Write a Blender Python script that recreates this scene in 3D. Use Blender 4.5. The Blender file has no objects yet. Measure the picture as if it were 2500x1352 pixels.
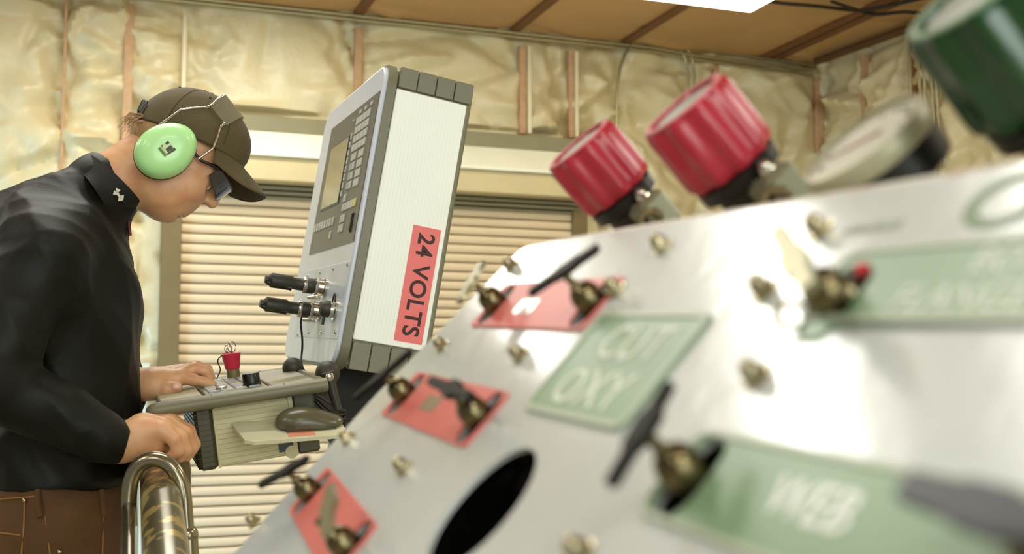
import bpy, math, random
import numpy as np
from mathutils import Matrix, Vector

SC = bpy.context.scene
COL = SC.collection
R_ = math.radians
random.seed(7)
rng = np.random.default_rng(11)

# ------------------------------------------------------------------ camera
FPX, CAM_H = 2800.0, 1.2
PITCH = math.atan(233 / FPX)
cam_d = bpy.data.cameras.new('camera')
cam = bpy.data.objects.new('camera', cam_d)
COL.objects.link(cam)
cam.location = (0, 0, CAM_H)
cam.rotation_euler = (math.pi / 2 + PITCH, 0, 0)
cam_d.sensor_width = 36
cam_d.lens = FPX / 2500 * 36
cam_d.clip_start = 0.05
cam_d.dof.use_dof = True
cam_d.dof.focus_distance = 2.15
cam_d.dof.aperture_fstop = 5.3
SC.camera = cam

# ------------------------------------------------------------------ world, lamps of the shop, exposure
YAW = R_(20.0)
B1 = Vector((math.cos(YAW), math.sin(YAW), 0))
B2 = Vector((-math.sin(YAW), math.cos(YAW), 0))
def frame(o, x, y, z):
    m = Matrix.Identity(4)
    for i, a in enumerate((x, y, z)):
        for r in range(3): m[r][i] = a[r]
    for r in range(3): m[r][3] = o[r]
    return m
BF = frame((0, 0, 0), B1, B2, (0, 0, 1))          # building frame

w = bpy.data.worlds.new('shop_ambient'); SC.world = w; w.use_nodes = True
w.node_tree.nodes['Background'].inputs[0].default_value = (1.0, 0.99, 0.91, 1)
w.node_tree.nodes['Background'].inputs[1].default_value = 0.30

def area(name, loc, size, energy, col, target=None, rotz=YAW):
    l = bpy.data.lights.new(name, 'AREA'); l.shape = 'RECTANGLE'
    l.size, l.size_y = size; l.energy = energy; l.color = col
    o = bpy.data.objects.new(name, l); COL.objects.link(o); o.location = loc
    if target is not None:
        o.rotation_euler = (Vector(target) - Vector(loc)).to_track_quat('-Z', 'Y').to_euler()
    else:
        o.rotation_euler = (0, 0, rotz)
    return o
WARM = (1.0, 0.985, 0.90)
ROWS = [(0.15, 2.28, 30), (-0.1, 3.66, 44), (0.6, 6.3, 50), (-3.0, 3.7, 45), (-3.0, 6.2, 40), (-3.0, 0.6, 50), (3.7, 3.2, 55), (3.5, 0.2, 50), (0.3, -2.2, 60), (-3.0, -2.2, 70)]
for i, (a, b, e_) in enumerate(ROWS):
    area('shop_lamp', BF @ Vector((a, b, 3.52)), (1.3, 0.3), e_, WARM)
# daylight from the open bay on the left
area('unseen_daylight', BF @ Vector((-3.4, 4.5, 0.7)), (2.2, 1.3), 165, (0.40, 0.68, 1.0), target=BF @ Vector((-0.9, 7.2, -.6))).data.spread = 1.9

# unseen daylight source added behind the camera to brighten the cabinet side
area('unseen_daylight', BF @ Vector((1.0, -4.6, 1.7)), (4.2, 2.8), 260, (0.93, 1.0, 0.93), target=BF @ Vector((0.4, 3.0, 1.4)))

SC.view_settings.view_transform = 'Standard'
SC.view_settings.look = 'None'
SC.view_settings.gamma = 1.0
SC.view_settings.use_curve_mapping = False
SC.view_settings.exposure = -0.35

# ------------------------------------------------------------------ helpers: pixels to points
def ray(px, py):
    c, s = math.cos(PITCH), math.sin(PITCH)
    u = (676 - py) / FPX
    return Vector(((px - 1250) / FPX, c - s * u, s + c * u))
CAM = Vector((0, 0, CAM_H))
def at(px, py, Y):
    r = ray(px, py); return CAM + r * (Y / r.y)
def hit(fr, px, py, ax, val):
    """Local coordinates in frame fr where the view ray through a photo pixel meets the local plane axis ax = val."""
    inv = fr.inverted(); o = inv @ CAM; d = inv.to_3x3() @ ray(px, py)
    return o + d * ((val - o[ax]) / d[ax])

# ------------------------------------------------------------------ helpers: materials
def lin(c):
    return tuple((v / 12.92 if v <= 0.04045 else ((v + 0.055) / 1.055) ** 2.4) for v in (x / 255 for x in c))
MATS = {}
def mat(name, col, rough=0.5, metal=0.0, var=0.06, vs=6.0, bump=0.0, bs=60.0, col2=None, spec=0.5, coat=0.0, emit=0.0, sheen=0.0, sss=0.0, thresh=None, trans=0.0, alpha=1.0):
    if name in MATS: return MATS[name]
    m = bpy.data.materials.new(name); m.use_nodes = True; MATS[name] = m
    nt = m.node_tree; N = nt.nodes; L = nt.links
    b = N['Principled BSDF']
    c = lin(col)
    b.inputs['Roughness'].default_value = rough; b.inputs['Metallic'].default_value = metal
    b.inputs['Specular IOR Level'].default_value = spec; b.inputs['Coat Weight'].default_value = coat
    b.inputs['Coat Roughness'].default_value = 0.15
    if sheen: b.inputs['Sheen Weight'].default_value = sheen; b.inputs['Sheen Roughness'].default_value = 0.4
    if sss:
        b.inputs['Subsurface Weight'].default_value = sss; b.inputs['Subsurface Scale'].default_value = 0.006
        b.inputs['Subsurface Radius'].default_value = (1, 0.35, 0.2)
    if alpha < 1: b.inputs['Alpha'].default_value = alpha
    if trans: b.inputs['Transmission Weight'].default_value = trans
    tc = N.new('ShaderNodeTexCoord')
    nz = N.new('ShaderNodeTexNoise'); nz.inputs['Scale'].default_value = vs; nz.inputs['Detail'].default_value = 5
    L.new(tc.outputs['Object'], nz.inputs['Vector'])
    rp = N.new('ShaderNodeValToRGB')
    c2 = lin(col2) if col2 else tuple(max(0, x * (1 - 2.2 * var)) for x in c)
    c1 = c if col2 else tuple(min(1, x * (1 + var)) for x in c)
    if thresh: rp.color_ramp.elements[0].position, rp.color_ramp.elements[1].position = thresh
    else: rp.color_ramp.elements[0].position, rp.color_ramp.elements[1].position = 0.25, 0.75
    rp.color_ramp.elements[0].color = (*c2, 1); rp.color_ramp.elements[1].color = (*c1, 1)
    L.new(nz.outputs['Fac'], rp.inputs['Fac']); L.new(rp.outputs['Color'], b.inputs['Base Color'])
    if emit:
        b.inputs['Emission Color'].default_value = (*c, 1); b.inputs['Emission Strength'].default_value = emit
    if bump:
        n2 = N.new('ShaderNodeTexNoise'); n2.inputs['Scale'].default_value = bs; n2.inputs['Detail'].default_value = 4
        L.new(tc.outputs['Object'], n2.inputs['Vector'])
        bp = N.new('ShaderNodeBump'); bp.inputs['Strength'].default_value = bump; bp.inputs['Distance'].default_value = 0.01
        L.new(n2.outputs['Fac'], bp.inputs['Height']); L.new(bp.outputs['Normal'], b.inputs['Normal'])
    return m

# ------------------------------------------------------------------ helpers: meshes
def tri(a): return Vector(a)
class MB:
    def __init__(s): s.v = []; s.f = []
    def add(s, vs, fs, M=None):
        o = len(s.v)
        s.v += [tuple(M @ Vector(p)) if M is not None else tuple(p) for p in vs]
        s.f += [tuple(i + o for i in f) for f in fs]; return s
    def box(s, lo, hi, M=None, b=0.0):
        x0, y0, z0 = lo; x1, y1, z1 = hi
        if b <= 0:
            vs = [(x0,y0,z0),(x1,y0,z0),(x1,y1,z0),(x0,y1,z0),(x0,y0,z1),(x1,y0,z1),(x1,y1,z1),(x0,y1,z1)]
            fs = [(3,2,1,0),(4,5,6,7),(0,1,5,4),(1,2,6,5),(2,3,7,6),(3,0,4,7)]
            return s.add(vs, fs, M)
        vs = []; idx = {}
        for ix, (xa, xs) in enumerate(((x0, 1), (x1, -1))):
            for iy, (ya, ys) in enumerate(((y0, 1), (y1, -1))):
                for iz, (za, zs) in enumerate(((z0, 1), (z1, -1))):
                    for ax in range(3):
                        p = [xa + xs * b, ya + ys * b, za + zs * b]; p[ax] = (xa, ya, za)[ax]
                        idx[(ix, iy, iz, ax)] = len(vs); vs.append(tuple(p))
        fs = []
        for ax in range(3):
            o = [i for i in range(3) if i != ax]
            for side in (0, 1):
                q = []
                for (p, r) in ((0,0),(1,0),(1,1),(0,1)):
                    k = [0,0,0]; k[ax] = side; k[o[0]] = p; k[o[1]] = r; q.append(idx[(k[0],k[1],k[2],ax)])
                fs.append(tuple(q))
        for ax in range(3):
            o = [i for i in range(3) if i != ax]
            for p in (0, 1):
                for r in (0, 1):
                    k0 = [0,0,0]; k0[o[0]] = p; k0[o[1]] = r; k1 = list(k0); k1[ax] = 1
                    fs.append((idx[(*k0,o[0])], idx[(*k1,o[0])], idx[(*k1,o[1])], idx[(*k0,o[1])]))
        for ix in (0,1):
            for iy in (0,1):
                for iz in (0,1):
                    fs.append(tuple(idx[(ix,iy,iz,a)] for a in range(3)))
        return s.add(vs, fs, M)
    def lathe(s, prof, M=None, n=24, flute=0, fd=0.0, cap=True):
        """prof: (radius, height) along local z; flute: number of scallops of depth fd."""
        vs = []; fs = []
        for (r, z) in prof:
            for i in range(n):
                a = 2 * math.pi * i / n
                rr = r - (fd * (0.5 + 0.5 * math.cos(flute * a)) if flute and r > 0 else 0)
                vs.append((rr * math.cos(a), rr * math.sin(a), z))
        for k in range(len(prof) - 1):
            for i in range(n):
                j = (i + 1) % n
                fs.append((k*n+i, k*n+j, (k+1)*n+j, (k+1)*n+i))
        if cap:
            fs.append(tuple(range(n - 1, -1, -1))); fs.append(tuple((len(prof)-1)*n + i for i in range(n)))
        return s.add(vs, fs, M)
    def cyl(s, a, b, r, r2=None, n=16):
        a, b = Vector(a), Vector(b); d = b - a
        q = d.to_track_quat('Z', 'Y').to_matrix().to_4x4(); q.translation = a
        return s.lathe([(r, 0), (r if r2 is None else r2, d.length)], q, n)
    def ball(s, c, r, M=None, n=16, m=10):
        if not hasattr(r, '__len__'): r = (r, r, r)
        vs = [(c[0], c[1], c[2]-r[2])]; fs = []
        for k in range(1, m):
            t = math.pi * k / m
            for i in range(n):
                a = 2*math.pi*i/n
                vs.append((c[0]+r[0]*math.sin(t)*math.cos(a), c[1]+r[1]*math.sin(t)*math.sin(a), c[2]-r[2]*math.cos(t)))
        vs.append((c[0], c[1], c[2]+r[2])); e = len(vs)-1
        for i in range(n):
            j = (i+1) % n
            fs.append((0, 1+j, 1+i)); fs.append((e, 1+(m-2)*n+i, 1+(m-2)*n+j))
            for k in range(m-2):
                fs.append((1+k*n+i, 1+k*n+j, 1+(k+1)*n+j, 1+(k+1)*n+i))
        return s.add(vs, fs, M)
    def tube(s, path, r, n=10, cap=True, M=None):
        P = [Vector(p) for p in path]; rs = r if hasattr(r, '__len__') else [r]*len(P)
        vs = []; fs = []; up = None
        for i, p in enumerate(P):
            t = (P[min(i+1, len(P)-1)] - P[max(i-1, 0)]).normalized()
            if up is None:
                up = t.orthogonal().normalized()
            up = (up - t * up.dot(t)).normalized(); sd = t.cross(up)
            for k in range(n):
                a = 2*math.pi*k/n
                vs.append(tuple(p + (up*math.cos(a) + sd*math.sin(a)) * rs[i]))
        for i in range(len(P)-1):
            for k in range(n):
                j = (k+1) % n
                fs.append((i*n+k, i*n+j, (i+1)*n+j, (i+1)*n+k))
        if cap:
            fs.append(tuple(range(n-1, -1, -1))); fs.append(tuple((len(P)-1)*n+k for k in range(n)))
        return s.add(vs, fs, M)
    def prism(s, poly, z0, z1, M=None):
        n = len(poly)
        vs = [(x, y, z0) for x, y in poly] + [(x, y, z1) for x, y in poly]
        fs = [tuple(range(n-1, -1, -1)), tuple(range(n, 2*n))] + [(i, (i+1) % n, n+(i+1) % n, n+i) for i in range(n)]
        return s.add(vs, fs, M)
    def grid(s, fn, nu, nv, M=None):
        vs = [fn(i/nu, j/nv) for i in range(nu+1) for j in range(nv+1)]
        fs = [(i*(nv+1)+j, (i+1)*(nv+1)+j, (i+1)*(nv+1)+j+1, i*(nv+1)+j+1) for i in range(nu) for j in range(nv)]
        return s.add(vs, fs, M)
    def mesh(s, name, m, smooth=None):
        me = bpy.data.meshes.new(name); me.from_pydata(s.v, [], s.f); me.validate(); me.update()
        import bmesh
        bm = bmesh.new(); bm.from_mesh(me); bmesh.ops.recalc_face_normals(bm, faces=bm.faces); bm.to_mesh(me); bm.free()
        me.materials.append(m)
        if smooth is not None:
            me.shade_smooth()
            if smooth < 180: me.set_sharp_from_angle(angle=R_(smooth))
        return me
    def build(s, name, m, parent=None, M=None, smooth=None):
        return link(name, s.mesh(name, m, smooth), parent, M)
def link(name, data, parent=None, M=None):
    o = bpy.data.objects.new(name, data); COL.objects.link(o)
    if parent is not None: o.parent = parent
    if M is not None: o.matrix_local = M
    return o
def tag(o, label=None, cat=None, group=None, kind=None):
    for k, v in (('label', label), ('category', cat), ('group', group), ('kind', kind)):
        if v: o[k] = v
    return o
def thing(name, M, label, cat, group=None):
    o = bpy.data.objects.new(name, None); COL.objects.link(o); o.matrix_world = M
    o.empty_display_size = 0.05
    return tag(o, label, cat, group)
def copy_tree(o, parent=None):
    c = o.copy(); COL.objects.link(c)
    if parent is not None: c.parent = parent
    for ch in list(o.children): copy_tree(ch, c)
    return c
def fillet(pts, r, n=8):
    P = [Vector(p) for p in pts]; out = [P[0]]
    for i in range(1, len(P)-1):
        a, b, c = P[i-1], P[i], P[i+1]
        d1, d2 = (a-b), (c-b); rr = min(r, d1.length*0.49, d2.length*0.49)
        p, q = b + d1.normalized()*rr, b + d2.normalized()*rr
        for k in range(n+1):
            t = k/n; out.append(p*(1-t)**2 + b*2*t*(1-t) + q*t*t)
    out.append(P[-1]); return out
def rrect(x0, y0, x1, y1, r, n=6):
    out = []
    for cx, cy, a0 in ((x1-r, y1-r, 0), (x0+r, y1-r, 90), (x0+r, y0+r, 180), (x1-r, y0+r, 270)):
        for k in range(n+1):
            a = R_(a0 + 90*k/n); out.append((cx + r*math.cos(a), cy + r*math.sin(a)))
    return out
def circ(cx, cy, r, n=28): return [(cx + r*math.cos(2*math.pi*k/n), cy + r*math.sin(2*math.pi*k/n)) for k in range(n)]
def curve_mesh(name, loops, depth, bevel, m):
    """A plate with holes: the first loop is the outline, the others are cut out of it."""
    cu = bpy.data.curves.new(name, 'CURVE'); cu.dimensions = '2D'; cu.fill_mode = 'BOTH'
    cu.extrude = depth/2; cu.bevel_depth = bevel; cu.bevel_resolution = 2
    for lp in loops:
        sp = cu.splines.new('POLY'); sp.points.add(len(lp)-1); sp.use_cyclic_u = True
        for i, (x, y) in enumerate(lp): sp.points[i].co = (x, y, 0, 1)
    return to_mesh(name, cu, m)
def to_mesh(name, data, m):
    t = bpy.data.objects.new('temporary', data); COL.objects.link(t)
    dg = bpy.context.evaluated_depsgraph_get(); dg.update()
    me = bpy.data.meshes.new_from_object(t.evaluated_get(dg)); me.name = name
    bpy.data.objects.remove(t); me.materials.clear(); me.materials.append(m); return me
def text(name, body, size, m, parent, M, bold=0.0, align='CENTER', depth=0.0006, spacing=1.0, xs=1.0, line=1.0):
    cu = bpy.data.curves.new(name, 'FONT'); cu.body = body; cu.size = size; cu.align_x = align; cu.align_y = 'CENTER'
    cu.extrude = depth/2; cu.offset = bold; cu.space_character = spacing; cu.space_line = line; cu.resolution_u = 4
    me = to_mesh(name, cu, m)
    return link(name, me, parent, M @ Matrix.Diagonal((xs, 1, 1, 1)))
T_ = Matrix.Translation

# ------------------------------------------------------------------ helpers: solid bodies from distance fields
def smin(a, b, k):
    if k <= 0: return np.minimum(a, b)
    h = np.maximum(k - np.abs(a-b), 0) / k; return np.minimum(a, b) - h*h*k*0.25
def d_cone(p, a, b, ra, rb):
    ba = b - a; t = np.clip(((p-a) @ ba) / (ba @ ba), 0, 1)
    return np.linalg.norm(p - a - t[:, None]*ba, axis=1) - (ra + (rb-ra)*t)
def d_ell(p, c, r, R):
    q = (p - c) @ R if R is not None else p - c
    k0 = np.linalg.norm(q/r, axis=1); k1 = np.linalg.norm(q/(r*r), axis=1) + 1e-9
    return k0*(k0-1)/k1
def d_box(p, c, h, R, rr):
    q = np.abs((p - c) @ R if R is not None else p - c) - (h - rr)
    return np.linalg.norm(np.maximum(q, 0), axis=1) + np.minimum(q.max(1), 0) - rr
def cone(a, b, ra, rb, k=0.02, op='+'): return (op, k, d_cone, (np.array(a, float), np.array(b, float), ra, rb))
def ell(c, r, k=0.02, R=None, op='+'): return (op, k, d_ell, (np.array(c, float), np.array(r, float), R))
def rbox(c, h, k=0.0, R=None, rr=0.004, op='+'): return (op, k, d_box, (np.array(c, float), np.array(h, float), R, rr))
def plane(n, d, op='-', k=0.004):      # removes the side n.p > d
    n = np.array(n, float); n /= np.linalg.norm(n)
    return (op, k, lambda p, n, d: d - p @ n, (n, d))
def chain(pts, rs, k=0.02, k0=None):
    return [cone(pts[i], pts[i+1], rs[i], rs[i+1], (k0 if (k0 is not None and i == 0) else k)) for i in range(len(pts)-1)]
def field(prims, p, extra=None):
    d = None
    for op, k, fn, a in prims:
        e = fn(p, *a)
        if d is None: d = e
        elif op == '+': d = smin(d, e, k)
        else: d = -smin(-d, e, k)
    if extra is not None: d = d + extra(p)
    return d
def solid(prims, lo, hi, vox, extra=None, n=20):
    lo = np.array(lo, float); hi = np.array(hi, float)
    nb = np.ceil((hi-lo)/(vox*n)).astype(int); N = nb*n + 1
    half = vox*n*0.5*math.sqrt(3) + 0.02
    g = np.arange(n+1)
    I, J, K = np.meshgrid(g, g, g, indexing='ij'); loc = np.stack([I, J, K], -1).reshape(-1, 3)
    cen = np.array([[(i+.5)*n*vox, (j+.5)*n*vox, (k+.5)*n*vox] for i in range(nb[0]) for j in range(nb[1]) for k in range(nb[2])]) + lo
    D = [pr[2](cen, *pr[3]) for pr in prims]
    tot = field(prims, cen)
    VI = []; VP = []; Q = []
    ed = [((0,0,0),(1,0,0)),((0,1,0),(1,1,0)),((0,0,1),(1,0,1)),((0,1,1),(1,1,1)),((0,0,0),(0,1,0)),((1,0,0),(1,1,0)),((0,0,1),(0,1,1)),((1,0,1),(1,1,1)),((0,0,0),(0,0,1)),((1,0,0),(1,0,1)),((0,1,0),(0,1,1)),((1,1,0),(1,1,1))]
    for bi in np.nonzero(np.abs(tot) < half*1.25)[0]:
        b = np.array([bi//(nb[1]*nb[2]), (bi//nb[2]) % nb[1], bi % nb[2]])*n
        best = min([D[q][bi] for q in range(len(prims)) if prims[q][0] == '+'])
        use = [pr for q, pr in enumerate(prims) if (D[q][bi] < best + 2.2*half + 2*pr[1]) or (pr[0] == '-' and D[q][bi] < half*2)]
        if not use or use[0][0] == '-': use = prims
        gl = loc + b
        F = field(use, lo + gl*vox, extra).reshape(n+1, n+1, n+1)
        S = F < 0
        if S.all() or not S.any(): continue
        sub = lambda o: (slice(o[0], n+o[0]), slice(o[1], n+o[1]), slice(o[2], n+o[2]))
        acc = np.zeros((n, n, n, 3)); cnt = np.zeros((n, n, n))
        for o0, o1 in ed:
            f0, f1 = F[sub(o0)], F[sub(o1)]; x = (f0 < 0) != (f1 < 0)
            t = np.where(x, f0/np.where(x, f0-f1, 1), 0)
            for ax in range(3): acc[..., ax] += np.where(x, o0[ax] + t*(o1[ax]-o0[ax]), 0)
            cnt += x
        a = np.argwhere(cnt > 0)
        VI.append(((a+b) @ np.array([N[1]*N[2], N[2], 1]))); VP.append(lo + (a + b + acc[tuple(a.T)]/cnt[tuple(a.T)][:, None])*vox)
        for ax in range(3):
            o1 = [0,0,0]; o1[ax] = 1
            s0, s1 = S[sub((0,0,0))], S[sub(o1)]
            e = np.argwhere(s0 != s1)
            if not len(e): continue
            u, v = [(1,2),(2,0),(0,1)][ax]
            gc = e + b; ok = (gc[:, u] > 0) & (gc[:, v] > 0); e, gc = e[ok], gc[ok]
            du = np.zeros(3, int); du[u] = 1; dv = np.zeros(3, int); dv[v] = 1
            st = np.array([N[1]*N[2], N[2], 1])
            q = np.stack([(gc-du-dv) @ st, (gc-dv) @ st, gc @ st, (gc-du) @ st], 1)
            fl = ~s0[tuple(e.T)]; q[fl] = q[fl][:, ::-1]; Q.append(q)
    vi = np.concatenate(VI); vp = np.concatenate(VP); q = np.concatenate(Q)
    u, first, = np.unique(vi, return_index=True); vp = vp[first]
    idx = np.searchsorted(u, q); idx = np.clip(idx, 0, len(u)-1)
    good = (u[idx] == q).all(1)
    return vp, idx[good]
def solid_mesh(name, prims, lo, hi, vox, m, extra=None):
    v, f = solid(prims, lo, hi, vox, extra)
    me = bpy.data.meshes.new(name)
    me.vertices.add(len(v)); me.vertices.foreach_set('co', v.astype(np.float32).ravel())
    me.loops.add(len(f)*4); me.loops.foreach_set('vertex_index', f.astype(np.int32).ravel())
    me.polygons.add(len(f)); me.polygons.foreach_set('loop_start', np.arange(0, len(f)*4, 4, dtype=np.int32))
    me.update(calc_edges=True); me.validate(); me.materials.append(m); me.shade_smooth(); return me
def waves(p, seeds, amp):
    """Soft cloth folds: a sum of warped sines."""
    out = np.zeros(len(p)); r = np.random.default_rng(seeds)
    wv = p + 0.03*np.sin(p[:, [1, 2, 0]]*17 + 1.3)
    for i in range(7):
        d = r.normal(size=3); d /= np.linalg.norm(d); fr = r.uniform(28, 75); ph = r.uniform(0, 6.3)
        out += np.abs(np.sin(wv @ d * fr * 0.5 + ph)) ** 0.8 / 7 - 0.08
    return out*amp*2

# ================================================================== THE SHOP: structure
WB = 7.6                                        # back wall, distance along B2
M_film = mat('insulation_film', (226, 212, 168), rough=0.38, var=0.05, vs=2.5, bump=0.5, bs=22, spec=0.6)
M_ceil = mat('ceiling_film', (196, 156, 104), rough=0.5, var=0.06, vs=1.5, bump=0.2, bs=25)
M_batten = mat('wood_batten', (206, 166, 124), rough=0.7, var=0.08, vs=20)
M_steelpaint = mat('olive_grey_steel', (140, 132, 98), rough=0.45, var=0.04)
M_jamb = mat('brown_jamb', (122, 104, 62), rough=0.5, var=0.04)
M_slat = mat('tan_slat', (230, 206, 166), rough=0.45, var=0.025, vs=3)
M_hoodw = mat('cream_hood', (252, 250, 226), rough=0.5, var=0.02)
M_hoodt = mat('tan_hood', (214, 196, 148), rough=0.5, var=0.03)
M_conduit = mat('zinc_conduit', (176, 168, 132), rough=0.32, metal=0.75, var=0.05, vs=8)
M_pale = mat('pale_liner', (214, 214, 190), rough=0.5, var=0.04)
M_conc = mat('concrete_floor', (150, 142, 122), rough=0.6, var=0.08, vs=2, bump=0.2)
M_white = mat('white_enamel', (235, 235, 225), rough=0.35)

def wallp(px, py, off=0.0): return hit(BF, px, py, 1, WB - off)
CORNER = wallp(2000, 400).x
CEIL = 3.64

def film_heights(u, v, lines, u0, u1, v0, v1, seed, amp, vband, n, k=1.0):
    """Heights of a slack plastic sheet: pillows between fixing lines and sharp folds that fan out from the staples."""
    r = np.random.default_rng(seed); h = np.zeros_like(u)
    L = np.array(sorted(lines))
    d = np.min(np.abs(u[..., None] - L), axis=-1)
    h += amp*0.9*(1 - np.exp(-d/0.10))
    for i in range(n):
        if r.random() < 0.7:
            cu = L[r.integers(len(L))] + r.normal()*0.02; cv = r.uniform(*vband)
            a = r.choice([0, math.pi]) + r.normal()*0.75; ln = r.uniform(0.25, 0.9)
        else:
            cu = r.uniform(u0, u1); cv = r.uniform(*vband); a = r.uniform(0, 6.28); ln = r.uniform(0.2, 0.6)
        du, dv = u-cu, v-cv; c, s = math.cos(a), math.sin(a)
        t = (du*c + dv*s)/ln; q = -du*s + dv*c
        wd = (0.035 + 0.10*np.clip(t, 0, 1))*r.uniform(0.6, 1.5)
        m = (t > 0) & (t < 1) & (np.abs(q) < wd)
        h += np.where(m, (1 - np.abs(q)/wd)*np.minimum(1, np.minimum(t*6, (1-t)*3))*amp*r.uniform(-0.9, 1.0), 0)
    return h*k
def film(name, M, u0, u1, v0, v1, du, dv, lines, seed, amp, vband, n, m, mask=None):
    nu, nv = int((u1-u0)/du), int((v1-v0)/dv)
    U, V = np.meshgrid(np.linspace(u0, u1, nu+1), np.linspace(v0, v1, nv+1), indexing='ij')
    H = film_heights(U, V, lines, u0, u1, v0, v1, seed, amp, vband, n)
    if mask is not None: H = np.where(mask(U, V), np.minimum(H, 0.01), H)
    b = MB(); b.v = list(zip(U.ravel().tolist(), V.ravel().tolist(), H.ravel().tolist()))
    b.f = [(i*(nv+1)+j, (i+1)*(nv+1)+j, (i+1)*(nv+1)+j+1, i*(nv+1)+j+1) for i in range(nu) for j in range(nv)]
    o = b.build(name, m, smooth=50); o.matrix_world = M; o['kind'] = 'structure'; return o

# back wall: local u = along B1, v = up, w = towards the camera
M_bw = frame(B2*WB, B1, (0, 0, 1), -B2)
BAT = [155, 310, 445, 870, 1270, 1390, 1510, 1690, 1990]
batu = [wallp(x, 250).x for x in BAT]
more = [batu[0]-1.2, batu[0]-2.4, batu[0]-3.2]
D_L, D_R = wallp(437, 700, .1).x, wallp(1397, 545, .1).x
Z_SL = wallp(620, 478, .1).z
wall_back = film('wall_back', M_bw, -6.5, CORNER+0.05, 0.0, CEIL, 0.022, 0.022, batu+more, 3, 0.075, (1.0, 3.6), 1000, M_film,
                 mask=lambda u, v: (u < D_L-.1) & (v < wallp(360, 884, .08).z + .02) | (u > D_L-.25) & (u < D_R+.25) & (v < wallp(620, 281, .1).z + .05))
zt = wallp(1250, 95).z
def batten(px, wd, z0, z1, m=M_batten):
    u = wallp(px, 250).x
    MB().box((u-wd/2, z0, 0.012), (u+wd/2, z1, 0.066), b=0.004).build('batten', m, wall_back)
zh = wallp(620, 281, .1).z + 0.02
batten(310, .055, 0.0, CEIL-.1)
for px, wd in ((155, .02), (870, .05), (1270, .05), (1390, .055), (1740, .045)):
    batten(px, wd, 0.0 if px < 380 else zh, CEIL-.1)
batten(1990, .07, 0.0, CEIL-.12)
for px in (445, 1283, 1397):                      # pale pipes fixed along the studs
    u = wallp(px, 250).x
    MB().tube([(u, zh, .085), (u, CEIL-.12, .085)], .017, 10).build('stud_pipe', mat('cream_pipe', (240, 226, 186), rough=.4), wall_back, smooth=60)

# right wall
M_rw = frame(B1*CORNER, -B2, (0, 0, 1), -B1)      # u runs towards the camera
def rw(px, py, off=0.0):
    p = hit(BF, px, py, 0, CORNER - off); return -p.y, p.z
rlines = [rw(2125, 300)[0], rw(2240, 300)[0], -WB+.05, rw(2440, 300)[0], -4.2, -2.5, -1.0]
wall_right = film('wall_right', M_rw, -WB-0.02, 1.0, 0.0, CEIL, 0.025, 0.025, rlines, 8, 0.07, (1.4, 3.6), 700, M_film)
u = rw(2125, 300)[0]; MB().box((u-.02, 0, .01), (u+.02, CEIL-.1, .065), b=.003).build('batten', M_batten, wall_right)
u = rw(2262, 300)[0]; MB().box((u-.09, 0, .0), (u+.05, CEIL-.1, .06), b=.003).build('column_flange', mat('rust_brown_steel', (140, 100, 50), rough=.6), wall_right)

# ceiling: u along B1, v along B2, facing down
M_ce = frame((0, 0, CEIL), B1, -B2, (0, 0, -1))
cl = [hit(BF, x, y, 2, CEIL) for x, y in ((300, -60), (880, 20), (1300, 32), (1570, 70), (1900, 118), (2060, 60))]
clu = [p.x for p in cl] + [-4.5, -3]
ceiling = film('ceiling', M_ce, -6.5, CORNER+.05, -WB-.03, 1.0, 0.045, 0.045, clu, 5, 0.03, (-WB, -3), 90, M_ceil)
for x in clu[1:6]:
    MB().box((x-.035, -WB, .004), (x+.035, 1, .03), b=.003).build('purlin_strip', mat('purlin_tape', (120, 78, 42), rough=.6), ceiling)

MB().box((-6.5, -3, -.1), (CORNER+.1, WB+.1, 0)).build('floor', M_conc, M=BF)['kind'] = 'structure'

# low pale liner on the wall to the left of the door, with its ledge
zl = wallp(360, 884, .08).z
o = MB().box((-6.5, 0, .02), (D_L-.16, zl-.05, .07)).box((-6.5, zl-.06, .02), (D_L-.16, zl, .13), b=.006).build('trim_1', M_pale, M=M_bw, smooth=40); o['kind'] = 'structure'
for px in (335, 352, 388):
    u = wallp(px, 950).x; MB().box((u-.015, 0, .068), (u+.015, zl-.06, .1), b=.004).build('liner_rib', M_pale, o)

# roll-up door
M_dr = frame(B2*(WB-.1), B1, (0, 0, 1), -B2)
door = MB().box((D_L-.02, 0.0, -.06), (D_R+.02, Z_SL+.1, -.05)).build('door_1', mat('dark_gap', (96, 74, 44), rough=.8), M=M_dr); door['kind'] = 'structure'
pitch = 0.0638
prof = [(0.0, .000), (.003, .012), (.009, .018), (.030, .021), (.050, .018), (.0560, .012), (.0568, .0)]
sl = MB()
vs = [(x, z, y-.03) for x in (D_L, D_R) for z, y in prof]; k = len(prof)
sl.add(vs, [(i, i+1, k+i+1, k+i) for i in range(k-1)] + [tuple(range(k)), tuple(range(2*k-1, k-1, -1))])
slm = sl.mesh('slat', M_slat, 40)
ns = int(Z_SL/pitch)
for i in range(ns):
    link('slat', slm, door, T_((0, Z_SL - (i+1)*pitch, 0)))
for x0, x1, nm in ((D_L-.115, D_L+.004, 'trim_2'), (D_R-.004, D_R+.1, 'trim_3')):
    MB().box((x0, 0, -.09), (x1, Z_SL+.02, .05), b=.004).build(nm, M_jamb, M=M_dr)['kind'] = 'structure'
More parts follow.
